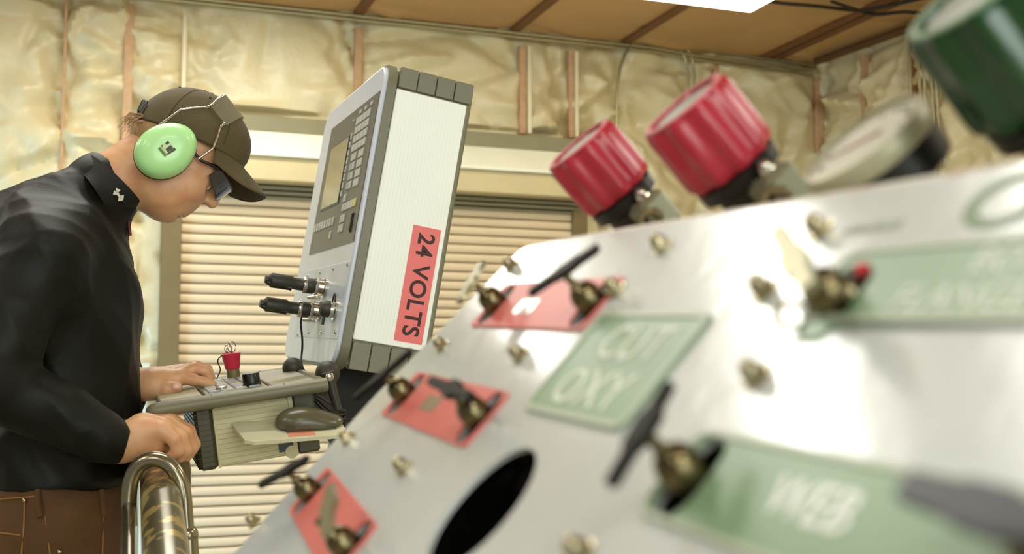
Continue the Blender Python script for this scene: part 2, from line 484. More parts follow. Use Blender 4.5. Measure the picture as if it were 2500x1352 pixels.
# header, hood and guide lines above the door
z281, z319, z388, z445 = [wallp(620, y, .14).z for y in (281, 319, 388, 446)]
x0, x1 = D_L-.115, D_R+.1
hd = MB().box((x0, z319, -.08), (x1, z281, .06), b=.004).build('trim_4', M_steelpaint, M=M_dr, smooth=30); hd['kind'] = 'structure'
hood = MB().prism([(.04, z388), (.2, z388), (.2, z388+.02), (.05, z319), (-.08, z319), (-.08, z388)], x0+.01, x1-.01, M_dr @ frame((0,0,0), (0,0,1), (0,1,0), (-1,0,0)) @ Matrix.Diagonal((1,1,-1,1))).build('trim_5', M_hoodw); hood['kind'] = 'structure'
ht = MB().box((x0+.01, z445, -.08), (x1-.01, z388-.002, .17), b=.006).build('trim_6', M_hoodt, M=M_dr, smooth=30); ht['kind'] = 'structure'
for i in range(3):
    za = z445 - .012 - i*.032
    MB().box((x0+.01, za-.022, -.05), (x1-.01, za, .03-.012*i), b=.004).build('guide_strip', M_steelpaint, ht)

# ------------------------------------------------------------------ conduits
def conduit(name, pts, r, label, group=None, m=M_conduit, M=M_bw, couplings=()):
    o = MB().tube(pts, r, 10).build(name, m, smooth=60); o.matrix_world = M
    tag(o, label, 'conduit', group)
    for c in couplings:
        MB().tube([c[0], c[1]], r*1.35, 10).build('coupling', m, o, smooth=60)
    return o
names = ['topmost long conduit under the ceiling along the insulated back wall', 'second conduit from the top in the bundle along the back wall',
         'third conduit from the top in the bundle along the back wall', 'lowest of the four long conduits along the top of the back wall']
for i, y in enumerate((66, 73, 81, 89)):
    z = wallp(1250, y, .11).z; off = .11 + (.0 if i % 2 else .015)
    pts = [(-6.4, z, off), (CORNER-1.5, z, off), (CORNER-1.2, z-.03*(i > 1), off+.02), (CORNER-.12, z-.02*i, off)]
    conduit('conduit', pts, .0125, names[i], couplings=[((1.2+.7*i, z, off), (1.26+.7*i, z, off))])
    if i == 0: zc = z
def wp(px, py, off=.13): p = wallp(px, py, off); return (p.x, p.z, off)
zdn = wallp(1505, 380, .13).z
conduit('conduit', [wp(1505, 330), wp(1506, 220), wp(1514, 165), wp(1527, 130), wp(1545, 104), wp(1572, 91), wp(1605, 92), wp(1650, 99), wp(1700, 108), wp(1800, 118)], .0115, 'conduit bowing up out of the bundle and dropping down the wall above the red knobs')
for dx, lab in ((0, 'left one of two conduits bending down the wall behind the large red knob'), (16, 'right one of two conduits bending down the wall behind the large red knob')):
    conduit('conduit', [wp(1540+dx, 91+dx*.1), wp(1600+dx, 97), wp(1640+dx, 106-dx*.2), wp(1662+dx, 121-dx*.2), wp(1674+dx, 145), wp(1679+dx, 180), wp(1680+dx, 420)], .0115, lab)
for i, (px, lab) in enumerate(((2226, 'leftmost vertical conduit on the side wall beside the green knob'), (2249, 'second vertical conduit from the corner on the side wall'), (2261, 'middle vertical conduit of five on the side wall'),
                    (2279, 'fourth vertical conduit from the corner on the side wall'), (2291, 'vertical conduit on the side wall farthest from the corner'))):
    uu = rw(px, 300, .12)[0]; zz = rw(px, 215, .12)[1]
    conduit('conduit', [(uu, 0.0, .12), (uu, CEIL-.08, .12)], .0115, lab, M=M_rw, couplings=[((uu, zz, .12), (uu, zz+.06, .12))])
# dark pipe in the corner under the ceiling and sagging cables
def cp(px, py, z=CEIL-.07): p = hit(BF, px, py, 2, z); return BF @ p
o = MB().tube([cp(1992, 150), cp(2110, 108), cp(2330, 30)], .03, 8).build('roof_pipe', mat('dark_brown_pipe', (92, 60, 30), rough=.6), smooth=60); tag(o, 'dark brown pipe along the top of the side wall from the corner', 'pipe')
for pts, lab in (([(1800, -12), (1900, 8), (1990, 14), (2100, 28), (2180, 12), (2260, -6)], 'black cable sagging under the ceiling above the gauge'),
                 ([(2030, 4), (2110, 30), (2145, 37), (2200, 28), (2250, 32)], 'short black cable clipped to the ceiling beside the green knob')):
    o = MB().tube(fillet([cp(*p) for p in pts], .3, 5), .012, 6).build('ceiling_cable', mat('black_cable', (40, 30, 20), rough=.6), smooth=60); tag(o, lab, 'cable')

# ------------------------------------------------------------------ ceiling light in view
e = hit(BF, 1826, 33, 2, 3.46)
lt = thing('ceiling_light', BF @ T_((e.x, e.y, 3.46)), 'glowing white fluorescent ceiling light above the red knobs', 'ceiling light')
MB().box((-1.62, -.42, .09), (.02, .02, .125), b=.006).build('housing', M_white, lt)
lens = MB(); pr = [(-.40, .09), (-.36, .0), (-.03, .0), (0, .09)]
lens.add([(x, y, z) for x, ins in ((-1.6, .0), (0, .0)) for y, z in pr], [(0,1,2,3), (7,6,5,4), (0,4,5,1), (1,5,6,2), (2,6,7,3), (3,7,4,0)])
lens.build('diffuser', mat('lit_diffuser', (255, 250, 228), rough=.4, emit=9.0), lt)
for hx in (-1.3, -.3): MB().cyl((hx, -.2, .125), (hx, -.2, CEIL-3.46), .006).build('hanger', M_conduit, lt)

# ================================================================== MACHINE CONTROLS
def rotf(yaw, pit, roll):
    return Matrix.Rotation(yaw, 4, 'Z') @ Matrix.Rotation(roll, 4, 'X') @ Matrix.Rotation(pit, 4, 'Y')
M_frameg = mat('cabinet_grey', (116, 112, 88), rough=0.42, var=0.04, bump=.05, bs=300)
M_dkgrey = mat('dark_grey_panel', (92, 92, 84), rough=0.38, var=0.03)
M_bezel = mat('bezel_white', (206, 212, 222), rough=0.3, var=0.02)
M_sidew = mat('side_white', (250, 252, 242), rough=0.45, var=0.015)
M_key = mat('key_grey', (190, 190, 182), rough=0.45)
M_keyb = mat('key_blue', (158, 166, 178), rough=0.45)
M_black = mat('black_plastic', (24, 21, 15), rough=0.35, var=.1)
M_charc = mat('charcoal_rubber', (52, 49, 38), rough=0.5, var=.06)
M_redlab = mat('red_label', (238, 116, 112), rough=0.5, var=.02)
M_ink = mat('dark_ink', (62, 20, 6), rough=0.6)
M_inkred = mat('white_ink', (245, 226, 220), rough=0.5)
M_chrome = mat('chrome', (215, 210, 195), rough=0.16, metal=1.0, var=.03)
M_screen = mat('screen_glass', (98, 100, 82), rough=0.06, var=.03, spec=0.9, coat=.6)
M_yel = mat('yellow_key', (206, 200, 120), rough=.5)

KO = CAM + ray(968, 216)*2.25
KF = T_(KO) @ rotf(R_(20.28), R_(8.99), R_(2.33))
cab = thing('control_cabinet', KF, 'white and grey machine control cabinet with a screen, tilted back beside the worker', 'control cabinet')
W_, H_, D_ = .604, .4976, .1465
# body
b = MB()
b.box((-.004, .003, -H_-.055), (D_+.012, W_-.004, .042), b=.006)
b.build('body', M_frameg, cab, smooth=30)
for y in (0.0,):
    sp = MB().box((.0, -.003, -H_), (D_, .004, 0), b=.0015).build('side_panel', M_sidew, cab, smooth=30)
    g = MB()
    for i in range(1, 20):
        x = D_*i/20; g.box((x-.0005, -.0032, -H_+.004), (x+.0005, -.0028, -.004))
    tag(g.build('fine_ribs', mat('side_rib', (248, 250, 240), rough=.5), sp), kind='stuff')
sp2 = MB().box((0, W_-.006, -H_), (D_, W_+.002, 0), b=.0015).build('side_panel', M_sidew, cab)
for z0, z1 in ((.0395, .0425), (-H_-.0555, -H_-.0525)):            # joints across the top and bottom strips
    for i in range(1, 4):
        x = D_*i/4
for i in range(4):
    x0, x1 = .002 + D_*i/4*1.05, .002 + D_*(i+1)/4*1.05 - .0016
    MB().box((x0, -.0035, .0035), (x1, .02, .0445), b=.0012).build('top_segment', M_frameg, cab, smooth=30)
    MB().box((x0, -.0035, -H_-.0575), (x1, .02, -H_-.0035), b=.0012).build('bottom_segment', M_frameg, cab, smooth=30)
# bezel: rounded frame plate (drawn in y,z) in grey with the pale face on it
M_yz = frame((0, 0, 0), (0, 1, 0), (0, 0, 1), (1, 0, 0))           # local 2D (y,z), depth = x
MB().prism(rrect(-.006, -H_-.062, W_+.006, .052, .05), -.019, -.002, M_yz).build('frame_rim', M_frameg, cab, smooth=40)
bz = curve_mesh('bezel', [rrect(.004, -H_-.052, W_-.004, .043, .042)], .006, .003, M_bezel)
bezel = link('bezel', bz, cab, M_yz @ T_((0, 0, -.0215)))
bezel.data.shade_smooth(); bezel.data.set_sharp_from_angle(angle=R_(40))
FX = -.026                                                          # face of the bezel
def fbox(name, y0, y1, z0, z1, m, par, dep=.002, base=FX, r=None):
    return MB().box((base-dep, y0, z0), (base+.001, y1, z1), b=min(.0012, dep*.45)).build(name, m, par, smooth=30)
pan = fbox('operator_panel', .012, .490, -.312, -.008, M_dkgrey, cab, .003)
P = FX-.003
scr = fbox('screen', .234, .432, -.214, -.064, mat('screen_frame', (70, 68, 56), rough=.4), pan, .002, P)
MB().box((P-.0026, .238, -.210), (P-.0018, .428, -.068)).build('screen_pane', M_screen, pan)
def key(y, z, w=.024, h=.0135, m=M_key): fbox('key', y-w/2, y+w/2, z-h/2, z+h/2, m, pan, .0022, P)
for i in range(8): key(.2185, -.070 - i*.0178, .012, .0145)
for i in range(8): key(.258 + i*.0292, -.2505, .020, .0185)
for r in range(4):
    for c in range(4): key(.079 + c*.0325, -.0425 - r*.0197, .029, .0165)
for r in range(4):
    for c in range(2): key(.074 + c*.0235, -.1245 - r*.0203, .021, .0165)
    for c in range(2): key(.142 + c*.0235, -.1225 - r*.0205, .021, .0165, M_keyb if r in (1, 2, 3) and c == 1 else M_key)
for y in (.066, .117, .166): key(y, -.0285+.004, .017, .009)
key(.222, -.034, .016, .004)
key(.171, -.209, .024, .016)
for c in range(5): key(.064 + c*.0262, -.229, .0235, .0165, M_yel if c == 0 else M_key)
for r in range(2):
    for c in range(2): key(.146 + c*.024, -.2535 - r*.0205, .021, .017)
key(.262, -.281, .018, .017); key(.478, -.282, .01, .014)
for i in range(3): MB().box((P-.001, .455-.006*i*2, -.0385), (P+.0005, .459-.006*i*2, -.0365)).build('print_mark', M_key, pan)
MB().box((P-.004, .050, -.290), (P+.001, .064, -.250), b=.002).build('port_cover', M_black, pan, smooth=30)
# red two-line label
rl = fbox('warning_label', .303, .492, -.345, -.3155, M_redlab, cab, .0008)
MB().box((FX-.0013, .310, -.3355), (FX-.0007, .484, -.3285)).build('print_line', M_inkred, rl)
# lower plate, screws, connectors
lp = fbox('connector_plate', .006, .492, -.503, -.349, mat('plate_blue_white', (196, 204, 214), rough=.32, var=.03), cab, .0025)
Q = FX-.0025
for y, z in ((.449, -.362), (.308, -.360), (.165, -.358), (.027, -.356), (.449, -.497), (.317, -.492), (.171, -.491), (.026, -.490)):
    MB().lathe([(.0045, 0), (.0045, .0015), (.003, .0028), (0, .003)], frame((Q, y, z), (0, 0, 1), (0, 1, 0), (-1, 0, 0)), 12, cap=False).build('screw', M_chrome, lp, smooth=40)
AX = lambda x, y, z: frame((x, y, z), (0, 0, 1), (0, 1, 0), (-1, 0, 0))
def connector(y, z, long):
    c = MB().lathe([(.021, 0), (.021, .004), (.0185, .006), (.0175, .016), (.019, .018), (.019, .023), (.015, .025), (.014, .03)], AX(Q, y, z), 24).build('connector', M_chrome, cab, smooth=40)
    tilt = AX(Q-.018, y, z) @ Matrix.Rotation(R_(-2), 4, 'Y')
    MB().lathe([(.014, 0), (.016, .004), (.0165, .02), (.013, .028), (.0125, .05), (.0155, .054), (.0155, .095), (.0085, .102), (.008, .108)], tilt, 24).build('plug_handle', M_charc, c, smooth=40)
    MB().lathe([(.0165, .022), (.0178, .024), (.0178, .028), (.0165, .03)], tilt, 24).build('ring', M_chrome, c, smooth=40)
    MB().cyl((Q-.07, y-.006, z-.013), (Q-.122, y-.006, z-.009), .0055, n=10).build('release_bar', M_black, c, smooth=40)
    for k in range(4):
        MB().lathe([(.0035, 0), (.004, .008), (.002, .012), (0, .0125)], AX(Q, y+.045+k*.028, z-.018), 10, cap=False).build('pin', M_chrome, c, smooth=40)
        MB().lathe([(.003, 0), (.0035, .006), (0, .009)], AX(Q, y+.045+k*.028, z+.02), 10, cap=False).build('pin', M_chrome, c, smooth=40)
connector(.215, -.398, True); connector(.225, -.448, True)
lk = MB().lathe([(.021, 0), (.021, .003), (.017, .005), (.017, .012), (.0, .0125)], AX(Q, .07, -.446), 24, cap=False).build('key_lock', M_chrome, cab, smooth=40)
MB().lathe([(.0155, .008), (.0165, .012), (.0165, .024), (.013, .03), (0, .031)], AX(Q, .07, -.446), 14, cap=False).build('knob', M_charc, lk, smooth=40)
MB().tube([(Q-.006, .07-.012*math.cos(a), -.43+.017*math.sin(a)) for a in [math.pi*k/10 for k in range(11)]], .0018, 6).build('wire_loop', M_black, lk, smooth=60)
MB().cyl((Q-.02, .07, -.452), (Q-.02, .068, -.478), .003, n=8).build('key_tag', M_charc, lk)
# hanging lanyard
pts = [(Q-.035, .232, -.462), (Q-.034, .24, -.475), (Q-.02, .246, -.52), (Q-.018, .244, -.556), (Q-.01, .236, -.575), (Q+.01, .225, -.59), (Q+.0, .22, -.612)]
MB().tube(fillet(pts, .03, 6), .0022, 6).build('lanyard', M_black, cab, smooth=60)
# 24 VOLTS
vl = MB().box((.080, -.0042, -.486), (.137, -.0035, -.257)).build('voltage_label', M_redlab, cab); tag(vl, 'red label lettered 24 VOLTS')
text('lettering', '24 VOLTS', .0465, M_ink, vl, frame((.1085, -.0044, -.3715), (0, 0, -1), (1, 0, 0), (0, -1, 0)), bold=.0009, spacing=1.06, xs=.985)

# ------------------------------------------------------------------ pedestal that carries cabinet and console
PED = BF @ Vector((hit(BF, 848, 960, 1, 2.44).x, 2.44, 0))
ped = thing('pedestal', T_(PED) @ Matrix.Rotation(YAW, 4, 'Z'), 'pale round pedestal post with a dark yoke under the control cabinet', 'pedestal')
MB().lathe([(.16, 0), (.16, .02), (.045, .024), (.04, .03), (.04, 1.12)], None, 28).build('post', mat('pale_post', (196, 188, 150), rough=.4), ped, smooth=40)
kc = (ped.matrix_world.inverted() @ (KF @ Vector((.07, .30, -H_-.056))))
MB().box((-.07, -.10, 1.075), (.09, .16, 1.115), b=.008).build('yoke_plate', M_charc, ped, smooth=30)
MB().prism([(-.05, 1.10), (.085, 1.10), (kc.x+.075, kc.z-.012), (kc.x-.06, kc.z+.009)], -.06, .12, frame((0, 0, 0), (1, 0, 0), (0, 0, 1), (0, -1, 0))).build('yoke', mat('yoke_black', (18, 15, 9), rough=.7), ped)

# ------------------------------------------------------------------ control console
r0 = ray(372, 985); CO = CAM + r0*(2.06/r0.dot(B2))
CF = T_(CO) @ rotf(YAW, R_(-8.4), R_(4.0))
con = thing('control_console', CF, 'grey tilted keypad console with a raised rim in front of the worker', 'console')
M_condark = mat('console_dark', (74, 68, 42), rough=.45, var=.05)
M_contop = mat('console_top', (126, 122, 92), rough=.4, var=.04)
M_conside = mat('console_side', (206, 198, 156), rough=.5, var=.03)
CW = .33
# raised tubular rim on the two long sides and the right end, rounded nose at the operator's end
for y, nm in ((.0, 'side_rail'), (CW, 'side_rail')):
    t = MB()
    def rim(i, j, y=y):
        x = -.012 + .312*i**2.2
        e = 1 if x > .006 else math.sqrt(max(.03, 1 - ((.006-x)/.0182)**2))
        a = 2*math.pi*j
        return (x, y + .016*e*math.cos(a), -.012 + .0125*e*math.sin(a))
    t.grid(lambda i, j: rim(i, j), 26, 14)
    t.add([rim(0, k/14) for k in range(14)], [tuple(range(14))]); t.add([rim(1, k/14) for k in range(14)], [tuple(range(14))])
    t.build(nm, M_frameg, con, smooth=60)
    for x in (.098, .225): MB().tube([(x-.0008, y, -.012), (x+.0008, y, -.012)], .0168 if False else .0135, 16).build('joint_ring', M_condark, con)
MB().box((.284, .0, -.026), (.302, CW, .0), b=.006).build('end_rail', M_frameg, con, smooth=30)
MB().box((.012, .012, -.022), (.288, CW-.012, -.006), b=.002).build('tray', M_contop, con, smooth=30)
MB().box((.012, .014, -.012), (.086, CW-.014, .0005), b=.003).build('wrist_rest', mat('wrist_rest_tan', (176, 168, 130), rough=.5), con, smooth=30)
MB().box((.09, .016, -.012), (.2, CW-.016, -.001), b=.002).build('key_panel', mat('key_panel_grey', (118, 114, 88), rough=.45), con, smooth=30)
MB().box((.204, .016, -.012), (.283, CW-.016, -.001), b=.002).build('plain_panel', M_contop, con, smooth=30)
M_keyw = mat('key_pale', (186, 188, 174), rough=.4)
for r in range(7):
    for c in range(4):
        MB().box((.098+c*.0235, .04+r*.0345, -.003), (.098+c*.0235+.0205, .04+r*.0345+.028, .0015), b=.0015).build('key', M_keyw if (r+c) % 3 else M_keyb, con, smooth=30)
# rotary override knob and a small push button
kb = hit(CF, 615, 940, 2, .0)
MB().lathe([(.017, -.001), (.017, .003), (.0155, .004), (.0155, .020), (.014, .022), (0, .0225)], T_((kb.x, kb.y, 0)), 26, flute=13, fd=.0006, cap=False).build('rotary_knob', M_black, con, smooth=40)
pb = hit(CF, 541, 951, 2, .0)
MB().lathe([(.010, -.001), (.010, .005), (.0085, .006), (.0, .0065)], T_((pb.x, pb.y, 0)), 20, cap=False).build('push_button', M_chrome, con, smooth=40)
# red key-operated stop on a grey collar, with key ring and cord
eb = hit(CF, 571, 922, 2, 0)
es = MB().lathe([(.0125, -.001), (.0125, .018), (.0115, .019)], T_((eb.x, eb.y, 0)), 20).build('stop_collar', mat('collar_olive', (120, 108, 70), rough=.4), con, smooth=40)
MB().lathe([(.0125, .017), (.0145, .020), (.0185, .046), (.0195, .0475), (.0185, .049), (.006, .0495), (0, .0495)], T_((eb.x, eb.y, 0)), 24, cap=False).build('stop_cap', mat('stop_pink_red', (205, 44, 74), rough=.35), es, smooth=40)
for k, (dx, dz, rr) in enumerate(((-.004, .058, .009), (.003, .061, .0105), (-.002, .056, .007))):
    MB().tube([(eb.x+dx+rr*math.cos(a)*.8, eb.y+rr*.5*math.cos(a), dz+rr*math.sin(a)) for a in [2*math.pi*q/16 for q in range(17)]], .0012, 6).build('key_ring', M_chrome, es, smooth=60)
MB().tube(fillet([(eb.x-.012, eb.y, .05), (eb.x-.03, eb.y-.005, .04), (eb.x-.022, eb.y-.005, .02), (eb.x-.034, eb.y-.01, .004)], .015, 5), .0013, 6).build('cord', M_charc, es, smooth=60)
# body under the tray
MB().box((.098, .03, -.1325), (.236, CW-.03, -.022), b=.003).build('body', M_conside, con, smooth=30)
ed = MB().box((.066, .024, -.134), (.098, CW-.024, -.022), b=.006).build('end_cap', M_condark, con, smooth=30)
g = MB()
for i in range(11): g.box((.0645, .0232, -.130+.0095*i), (.0965, CW-.0232, -.1295+.0095*i+.0006))
tag(g.build('fine_ribs', mat('cap_rib', (60, 54, 32), rough=.5), ed), kind='stuff')
g = MB()
for i in range(12): g.box((.1, .0291, -.128+.0088*i), (.235, .0297, -.1272+.0088*i))
tag(g.build('fine_ribs', mat('console_rib', (184, 176, 132), rough=.5), con), kind='stuff')
MB().box((.099, .0275, -.1335), (.1025, .031, -.022)).build('corner_strip', M_conside, con)
MB().box((.232, .028, -.134), (.2395, .04, -.022)).build('corner_strip', M_conside, con)
MB().box((.24, .034, -.060), (.28, CW-.034, -.022), b=.004).build('rear_block', M_condark, con, smooth=30)
MB().box((.24, .034, -.134), (.281, CW-.034, -.108), b=.004).build('rear_block', M_condark, con, smooth=30)
# cut-out with latch
hc = hit(CF, 703, 1093, 1, .029)
MB().box((hc.x-.016, .0285, hc.z-.006), (hc.x+.016, .0292, hc.z+.009)).build('latch_slot', M_black, con)
MB().lathe([(.012, 0), (.012, .003), (0, .0035)], frame((hc.x+.006, .029, hc.z-.008), (1, 0, 0), (0, 0, 1), (0, -1, 0)), 16, cap=False).build('latch', M_conside, con, smooth=40)
# mouse shelf
P1, P2, P3 = hit(CF, 566, 1031, 1, .03), hit(CF, 620, 1078, 1, -.075), hit(CF, 852, 1060, 1, -.075)
sxv = (P3-P2).normalized(); syv = (P1-P2) - sxv*(P1-P2).dot(sxv); sW = syv.length; syv.normalize()
if syv.y < 0: syv = -syv
SFM = frame(P2, sxv, syv, sxv.cross(syv))                     # shelf frame inside the console frame: origin front left
rx0 = (P1-P2).dot(sxv); rx1 = (P3-P2).length
sh = MB().prism([(rx0, sW), (rx0, sW-.012), (-.014, .012), (.0, .0), (rx1-.012, 0), (rx1, .012), (rx1, sW)], -.006, 0)
shelf = sh.build('mouse_shelf', mat('shelf_pale', (216, 212, 178), rough=.35), con, M=SFM, smooth=30)
SHW = CF @ SFM
lb = hit(SHW, 735, 1055, 2, 0)
MB().box((lb.x-.024, lb.y-.02, -.0002), (lb.x+.022, lb.y+.02, .0006)).build('red_sticker', mat('salmon_sticker', (222, 148, 116), rough=.5), con, M=SFM)
# arm to the pedestal with two friction knobs, a clamp lever and cables
arm0 = CF.inverted() @ (PED + Vector((0, 0, 1.04)))
MB().tube([(.27, .17, -.05), (.31, .19, -.05), tuple(arm0)], .026, 14).build('support_arm', M_charc, con, smooth=40)
for (px, py, yy, rr) in ((715, 898, .25, .021), (800, 910, .06, .023)):
    q = hit(CF, px, py, 1, yy)
    MB().ball((q.x, q.y, q.z), rr, n=18, m=12).build('friction_knob', M_charc, con, smooth=180)
    MB().cyl((q.x, q.y, q.z), (q.x, q.y+.05, q.z-.004), rr*.6, n=14).build('knob_stem', M_black, con, smooth=40)
    MB().cyl((q.x, q.y+.02, q.z-.01), (.285, q.y+.02, -.03), .009, n=10).build('knob_arm', M_black, con, smooth=40)
a_, c_ = hit(CF, 801, 916, 1, .032), hit(CF, 825, 1000, 1, .03)
lv = MB().tube([(a_.x, a_.y, a_.z+.006), (a_.x+.003, a_.y, a_.z-.012), (a_.x*.5+c_.x*.5, a_.y-.002, a_.z*.5+c_.z*.5), tuple(c_)], [.012, .010, .0085, .008], 12).build('clamp_lever', M_charc, con, smooth=60)
MB().lathe([(.008, 0), (.008, .003), (.005, .005), (0, .0052)], frame((a_.x, a_.y-.010, a_.z-.002), (1, 0, 0), (0, 0, 1), (0, -1, 0)), 14, cap=False).build('lever_screw', M_chrome, lv, smooth=40)
for k in range(3):
    s_ = hit(CF, 782, 960+8*k, 1, .09); e_ = hit(CF, 842, 1003+6*k, 1, .13)
    MB().tube(fillet([(s_.x-.01, s_.y, s_.z), ((s_.x+e_.x)/2, s_.y, s_.z-.03-.01*k), (e_.x, e_.y, e_.z)], .05, 6), .003, 6).build('cable', M_black, con, smooth=60)

# mouse on the shelf
mq = hit(SHW, 750, 1034, 2, 0.004)
MF_ = SHW @ T_((mq.x, mq.y, .0008))
mo = thing('computer_mouse', MF_, 'dark grey computer mouse on the pale shelf of the console', 'mouse')
mp = [ell((-.012, 0, .008), (.045, .031, .027), .02), ell((.03, 0, .004), (.034, .028, .016), .02), plane((0, 0, -1), 0.0)]
link('shell', solid_mesh('shell', mp, (-.07, -.04, -.01), (.075, .04, .05), .0022, mat('mouse_grey', (88, 84, 62), rough=.28, var=.03)), mo)
MB().prism([(-.044, .010), (-.03, .011), (.03, .006), (.05, .002), (.05, 0), (-.044, 0)], -.0318, .0318, frame((0,0,0), (1,0,0), (0,0,1), (0,-1,0)) ).build('side_grip', mat('mouse_side', (66, 62, 42), rough=.35), mo, M=Matrix.Diagonal((.93, .92, 1, 1)), smooth=30)
mc = CF.inverted() @ (PED + Vector((-.02, -.035, 1.0)))
mi = MF_.inverted() @ CF
MB().tube(fillet([(.058, 0, .008), (.08, .0, .004), (.11, .02, .006), tuple(mi @ (mc + Vector((-.02, -.02, -.01)))), tuple(mi @ mc)], .04, 6), .0019, 6).build('cord', M_black, mo, smooth=60)

# ------------------------------------------------------------------ guard rail and bent bar
M_rail = mat('worn_painted_pipe', (112, 104, 74), rough=.3, metal=.6, var=.1, vs=26, col2=(206, 178, 108), thresh=(.45, .49), coat=.3)
M_bar = mat('bright_bar', (150, 142, 118), rough=.22, metal=.85, var=.1, vs=20)
RA, RB = at(386, 1150, 1.955), at(405, 1352, 1.5)
dr = (RB-RA).normalized()
rt = thing('guard_rail', T_((RB.x, RB.y, 0)), 'worn pipe guard rail with yellow paint under the worker\'s fist', 'guard rail')
off = Vector((-RB.x, -RB.y, 0))
far = RA - dr*.16; near = RB + dr*.25
pth = fillet([Vector((far.x+.02, far.y+.05, 0)), far + Vector((.02, .05, -.02)), far + Vector((0.0, .0, .0)), near, Vector((near.x+.03, near.y-.06, 0))], .10, 10)
MB().tube([p + off for p in pth], .030, 24).build('rail_pipe', M_rail, rt, smooth=60)
sd = dr.cross(Vector((0, 0, 1))).normalized()
if sd.x > 0: sd = -sd
sl2 = [p + off + sd*.046 + Vector((0, 0, -.02)) for p in pth[8:]]
MB().tube(sl2, .010, 14).build('side_tube', M_bar, rt, smooth=60)
for p in (near, ): MB().box((-.01, -.01, 0), (.01, .01, .01)).build
MB().lathe([(.07, 0), (.07, .012), (.033, .014)], T_(Vector((near.x+.03, near.y-.06, 0)) + off), 24).build('foot_flange', M_rail, rt, smooth=40)
MB().lathe([(.07, 0), (.07, .012), (.033, .014)], T_(Vector((far.x+.02, far.y+.05, 0)) + off), 24).build('foot_flange', M_rail, rt, smooth=40)
yb = 1.80
ub = [at(x, y, yb) for x, y in ((316, 1284), (314, 1215), (318, 1175), (330, 1145), (350, 1126), (376, 1119), (404, 1126), (425, 1145), (440, 1172), (449, 1210), (455, 1300))]
uo = ub[5]
bt = thing('bent_bar', T_((uo.x, uo.y, 0)), 'U-shaped bright steel bar hooked over the guard rail', 'steel bar')
MB().tube([p - Vector((uo.x, uo.y, 0)) for p in fillet(ub, .03, 3)], .0122, 16).build('bar', M_bar, bt, smooth=60)
q = at(458, 1306, yb) - Vector((uo.x, uo.y, 0))
MB().ball(q, .0165, n=18, m=12).build('weld_joint', M_bar, bt, smooth=180)
MB().tube([q, q + Vector((.006, 0, -.07)), Vector((q.x+.006, q.y, 0))], .0155, 16).build('lower_post', M_bar, bt, smooth=60)

# ================================================================== GAS CONTROL PANEL (close to the camera)
GO = CAM + ray(1500, 890)*.62
gx = Vector((.32838, -.94339, -.04670)).normalized(); gn = Vector((-.69299, -.27423, .66676))
gn = (gn - gx*gn.dot(gx)).normalized(); gu = gn.cross(gx)
GF = frame(GO, gx, gu, gn)
def gp(px, py, n=0.0): return hit(GF, px, py, 2, n)
M_sheet = mat('white_sheet_steel', (218, 224, 222), rough=0.2, var=.03, vs=9, bump=.04, bs=40, spec=.6, coat=.35)
M_edge = mat('worn_edge_paint', (226, 222, 208), rough=0.4, col2=(186, 138, 108), vs=22, thresh=(.30, .50))
M_green = mat('green_label', (134, 166, 130), rough=.35, var=.03, spec=.5)
M_greenrim = mat('green_label_rim', (184, 196, 172), rough=.4, var=.03)
M_redpl = mat('red_plate', (228, 116, 108), rough=.4, var=.04)
M_letter = mat('label_letter', (228, 236, 220), rough=.5)
M_brass = mat('aged_brass', (122, 110, 80), rough=.24, metal=1.0, var=.12, vs=60)
M_nick = mat('nickel_bolt', (188, 178, 146), rough=.27, metal=1.0, var=.08, vs=80)
M_void = mat('dark_interior', (14, 9, 5), rough=.9)
M_lever = mat('black_lever', (20, 17, 9), rough=.6, var=.1, spec=.25)
M_levg = mat('olive_metal_lever', (150, 146, 112), rough=.35, metal=.6)
gas = thing('gas_control_panel', GF, 'white sloped sheet-steel gas control panel with red and green valve labels, close up', 'control panel')
U0, U1, V0, V1, RB_ = -.425, .52, -.36, .126, .009
UL = lambda v: U0 + .22*max(0, v + .06)                         # the left edge is not quite square
VAL = [(1190, 722, 'r1'), (1420, 712, 'r1'), (968, 942, 'r2'), (1142, 992, 'r2'), (738, 1183, 'r3'), (822, 1310, 'r3'), (1640, 1122, 'web'), (2000, 692, 'top'), (2540, 1330, 'web')]
vp = [gp(x, y, .012) for x, y, _ in VAL]
def obround(u, v, a, h, n=7):
    return [(u + a*math.cos(R_(t)), v + (h-a)*(1 if s > 0 else -1) + a*math.sin(R_(t))) for s in (1, -1) for t in [(0 if s > 0 else 180) + 180*k/n for k in range(n+1)]]
slots = [obround(p.x, p.y, .0135 if VAL[i][2] in ('web', 'top') else .0135, .0213) for i, p in enumerate(vp)]
hole = [(x_*1.0, y_) for x_, y_ in circ(-.018, -.103, .041, 40)]
outer = [(U1, V0), (U1, V1-RB_)] + [(UL(V1)+RB_+.018+.018*math.cos(R_(a)), V1-RB_-.018+.018*math.sin(R_(a))) for a in range(90, 181, 10)] + [(UL(-.06)+RB_, -.06), (UL(V0)+RB_, V0)]
sheet = link('face_sheet', curve_mesh('face_sheet', [outer, hole] + slots, .003, .0, M_sheet), gas, T_((0, 0, -.0015)))
